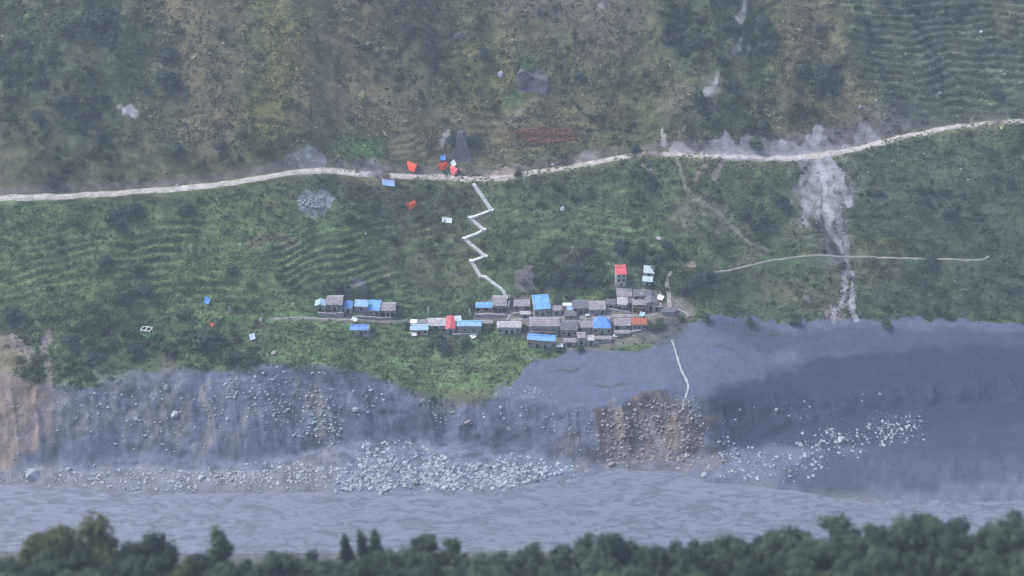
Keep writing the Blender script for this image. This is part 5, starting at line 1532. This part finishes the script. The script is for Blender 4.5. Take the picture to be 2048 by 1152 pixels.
NT = [(30, 1088, 1, 70, 'dark tree at the bottom left corner of the view'), (175, 1036, 0, 165, 'large olive green tree, biggest crown at bottom left'),
      (115, 1056, 0, 120, 'olive green tree crown touching the left of the biggest one'), (240, 1062, 2, 110, 'mid green tree right of the biggest olive crown'),
      (325, 1028, 1, 90, 'tall dark tree reaching over the river, right of the olive trees'), (290, 1062, 1, 80, 'dark tree between the olive trees and the tall dark one'),
      (445, 1044, 4, 84, 'slender dark tree standing alone against the river'), (365, 1095, 1, 90, 'low dark tree left of the slender lone one'),
      (540, 1088, 2, 110, 'low rounded tree right of the slender lone one'), (620, 1078, 1, 95, 'dark tree of the bottom row left of the twin peaks'),
      (697, 1058, 3, 50, 'leftmost small pointed tree at bottom centre'), (728, 1050, 3, 52, 'middle pointed dark tree at bottom centre'),
      (755, 1048, 4, 56, 'tallest pointed tree at bottom centre, rightmost of three'), (780, 1070, 1, 80, 'dark tree under the tallest pointed tree'),
      (850, 1064, 2, 110, 'broad dark green tree left of the pale gap in the bottom row'), (905, 1066, 5, 80, 'dark crown at the left edge of the pale gap'),
      (1010, 1088, 1, 90, 'low dark tree right of the pale gap'), (1060, 1078, 5, 90, 'dark rounded tree in the bottom row right of centre'),
      (1130, 1086, 2, 90, 'low green tree in the bottom row right of centre'), (1200, 1052, 5, 120, 'big dark tree in the bottom row, right of centre'),
      (1245, 1045, 1, 100, 'tallest dark tree right of the bottom centre'), (1310, 1068, 2, 90, 'tree right of the tallest dark one in the bottom row'),
      (1370, 1046, 1, 90, 'dark pointed crown in the hazy right bottom row'), (1440, 1058, 2, 110, 'broad hazy green tree in the right bottom row'),
      (1510, 1044, 1, 90, 'dark hazy tree left of the large right crowns'), (1580, 1030, 2, 130, 'large hazy green crown at right bottom'),
      (1660, 1022, 5, 130, 'large dark hazy crown at right bottom'), (1740, 1030, 1, 120, 'dark hazy crown right of the two large ones'),
      (1820, 1018, 2, 130, 'hazy green crown near the bottom right corner'), (1910, 1012, 1, 140, 'dark blue-green crown near the bottom right corner'), (2000, 1016, 5, 130, 'last dark crown at the bottom right corner')]
for (px, top, k, wd, lb) in NT:
    near_tree(px, top + 10, k, wd * 1.12, lb)
rr_ = random.Random(5)
for row, (off, back, n_) in enumerate(((34, -14, 34), (70, -34, 30))):
    for i in range(n_):
        px = -40 + 2130 * (i + rr_.uniform(.1, .9)) / n_
        tp = np.interp(px, [k[0] for k in NT], gsm(np.array([k[1] for k in NT], float), 2))
        if 935 < px < 985 and row == 0: tp += 30
        nb = ' '.join(min(NT, key=lambda k: abs(k[0] - px))[4].split(',')[0].split()[:9])
        near_tree(px, tp + off + rr_.uniform(-12, 12), rr_.choice([0, 1, 2, 5, 5]) if px < 420 else rr_.choice([1, 2, 5, 2]), rr_.uniform(85, 125),
                  ('second-row crown below the ' if row == 0 else 'bottom-edge crown below the ') + nb, 'tree crowns along the bottom edge', back + rr_.uniform(-6, 6))
# shrubs and small trees of the far side that stand out
BT = [(1305, 372, 40, 'round dark tree just below the road junction right of centre'), (1282, 352, 24, 'dark bush left of the round dark tree below the road'),
      (1390, 562, 44, 'dense dark bush at the right end of the village, upper left part'), (1412, 552, 30, 'dark bush at the right edge of the bush clump by the footpath'), (1375, 580, 26, 'dark bush just above the rubble mound'),
      (1150, 548, 40, 'large dark tree above the big blue roof'), (1185, 560, 34, 'dark tree between the big blue roof and the red tower house'), (1110, 565, 34, 'dark tree left above the big blue roof'),
      (1215, 590, 24, 'dark bush left of the two-step roof'), (1270, 520, 30, 'dark tree right above the red tower house'), (1315, 525, 26, 'dark tree above the pale green huts'), (1330, 500, 28, 'dark tree beside the pale rock above the village'),
      (1240, 500, 28, 'dark tree behind the red tower house'), (1515, 450, 44, 'dark thicket left of the grey landslide'), (1490, 430, 26, 'small dark thicket beside the bigger one left of the landslide'),
      (1640, 165, 46, 'large dark tree clump on the upper right slope'), (1668, 158, 34, 'dark bush right of the large clump on the upper right slope'), (1600, 150, 30, 'dark bush left of the large clump on the upper right slope'), (1990, 195, 28, 'dark bush on the right terraces near the edge'),
      (1710, 40, 18, 'small round bush at the edge of the upper right terraces'), (1640, 62, 18, 'small round bush left of the upper right terraces'),
      (1520, 60, 40, 'dark tree beside the pale rock streaks at the top'), (1530, 95, 40, 'dark tree under the one by the rock streaks'), (1460, 65, 34, 'dark tree left of the pale rock streaks'), (1390, 195, 34, 'dark tree left of the pale rock scar'), (1465, 180, 34, 'dark tree right of the pale rock scar'), (1395, 90, 30, 'brownish dark tree on the upper slope right of centre'),
      (1522, 260, 30, 'dark tree above the grey cut bank of the road'), (1508, 295, 30, 'dark bush growing down into the grey cut bank'),
      (335, 172, 44, 'dark bush high on the left slope, lower one of two'), (342, 110, 38, 'dark bush high on the left slope, upper one of two'), (190, 55, 50, 'dark tree clump near the top left'), (215, 85, 36, 'dark bush under the clump near the top left'), (130, 215, 34, 'dark bush left of the white scar'), (205, 200, 26, 'dark bush above the white scar'), (75, 240, 28, 'dark bush on the far left slope'),
      (205, 280, 22, 'dark bush below the white scar'), (290, 180, 22, 'small bush right above the white scar'), (440, 302, 26, 'bush above the left road'), (350, 310, 34, 'dark bush clump above the left road'), (238, 440, 54, 'wide dark thicket below the left road, main part'), (265, 432, 36, 'right part of the wide dark thicket below the left road'),
      (370, 420, 36, 'dark bush in the left fields below the road'), (275, 548, 38, 'dark tree in the left terraces'), (210, 528, 26, 'dark bush left of the dark terrace tree'), (290, 595, 38, 'dark bush under the dark terrace tree'), (462, 545, 28, 'dark bush on the middle left terraces'), (245, 605, 30, 'dark bush beside the left terrace path'),
      (670, 580, 30, 'dark banana-like bush behind the brown slab roof'), (690, 582, 26, 'dark bush behind the royal blue hut'), (730, 592, 26, 'dark bush behind the light blue shed'), (650, 585, 22, 'pale bush behind the pale blue hut'),
      (372, 678, 44, 'big dark bush below the red shelter, left'), (420, 690, 50, 'big dark bush at the brink left of the lavender tarpaulin'), (340, 700, 40, 'dark bush at the brink above the grey scree'), (465, 725, 44, 'dark bush hanging over the grey scree'), (500, 722, 34, 'dark bush right end of the brink thicket'), (370, 640, 32, 'dark bush right of the white frame'), (190, 720, 38, 'green bush at the brink, far left'), (140, 690, 34, 'green bush beside the pinkish gully at far left'), (225, 690, 34, 'green bush below the white frame'), (20, 640, 38, 'dark bush above the tan landslip'), (270, 710, 30, 'bush at the brink above the left scree boulder'),
      (972, 118, 26, 'dark pointed bush left of the huge dark rock'), (1154, 158, 24, 'dark bush right of the huge dark rock'), (905, 290, 26, 'dark bush touching the pyramid rock'), (948, 290, 30, 'dark bush right of the pyramid rock'), (1270, 300, 22, 'dark bush on the verge above the road junction'), (1036, 352, 14, 'small dark bush overhanging the road right of the stairs'),
      (1860, 530, 30, 'bush on the right slope below the faint path'), (1900, 430, 30, 'bush on the right slope above the faint path'), (1560, 410, 30, 'bush left of the grey landslide'), (870, 690, 34, 'bush below the red roofed house'), (930, 690, 30, 'bush below the white hung sheet'), (890, 700, 26, 'low bush in the field under the red roof')]
BT += [(1022, 604, 14, 'small bush right of the stair foot beside the lane'), (1064, 606, 16, 'bush left of the big blue roof'), (1115, 604, 18, 'bush just right of the big blue roof'), (1140, 598, 18, 'bush behind the white roof strip'),
       (1222, 612, 12, 'small bush left of the pale house under the tower'), (1050, 658, 14, 'bush between the pale stone house and the long grey house'), (1118, 704, 16, 'bush below the tiny pale stone hut'), (1160, 700, 18, 'low bush below the small stone outbuilding'),
       (1300, 660, 22, 'bush right of the rust red roof on the mud edge'), (1320, 652, 24, 'dark bush at the upper edge of the mud, right of the rust roof'), (1362, 640, 18, 'bush at the rubble wall above the mud'), (978, 660, 18, 'bush left of the pale stone flat-roofed house'),
       (815, 655, 16, 'bush left of the pale blue-white roof'), (745, 662, 14, 'bush right of the lone blue roofed house'), (796, 622, 16, 'bush right of the western row of houses'), (944, 618, 18, 'bush left of the blue open shed'),
       (1410, 640, 22, 'bush on the ragged edge between grass and mud, left'), (1500, 648, 20, 'bush on the edge between grass and mud, middle'), (1590, 650, 22, 'bush on the edge between grass and mud, left of the debris tracks'), (1770, 652, 24, 'bush on the edge between grass and mud, right of the debris tracks')]
for i, (px, py, wd, lb) in enumerate(BT):
    p = at(px, py); s = wd / (FPX / np.linalg.norm(p - CAM)) / 3.9
    if wd > 33 and i % 2 == 0:
        r = tree(p - np.array([0, 0, 2.4 * s]), 1 if i % 3 else 2, s * .42, lb, None, 'hillside_tree', 'tree', .85)
    else:
        tree(p - np.array([0, 0, .7 * s]), (6, 7, 6)[i % 3], s, lb, None, 'bush', 'bush', .8)
#VILLAGE-END

# look-alikes that still share a label are told apart by their order from the left
ORD = ['leftmost', 'second from left', 'third from left', 'fourth from left', 'fifth from left', 'sixth from left', 'seventh from left', 'eighth from left', 'ninth from left', 'tenth from left', 'eleventh from left', 'twelfth from left', 'thirteenth from left']
same = {}
for o in COL.objects:
    if o.get('label') and o.get('category') in ('boulder', 'tree'):
        same.setdefault(o['label'], []).append(o)
for lb, os_ in same.items():
    n_ = len(os_)
    if 1 < n_ <= 14:
        os_.sort(key=lambda o: o.location.x)
        for k, o in enumerate(os_):
            o['label'] = lb + ', ' + ('rightmost' if k == n_ - 1 else ORD[k])
# ------------------------------------------------------------------ haze: one closed box of thin air round everything
mb = MB(); mb.box(-1700, 1700, -1500, 1650, -8, 900)
hm = bpy.data.materials.new('thin_haze'); hm.use_nodes = True
n = hm.node_tree.nodes; n.remove(n['Principled BSDF'])
pv = n.new('ShaderNodeVolumePrincipled'); pv.inputs['Color'].default_value = (.78, .86, .98, 1); pv.inputs['Density'].default_value = HAZE_DENSITY
pv.inputs['Anisotropy'].default_value = 0.1
hm.node_tree.links.new(pv.outputs[0], n['Material Output'].inputs['Volume'])
hz_o = mb.build('haze', hm)
tag(hz_o, 'thin bluish haze filling the valley', kind='stuff')
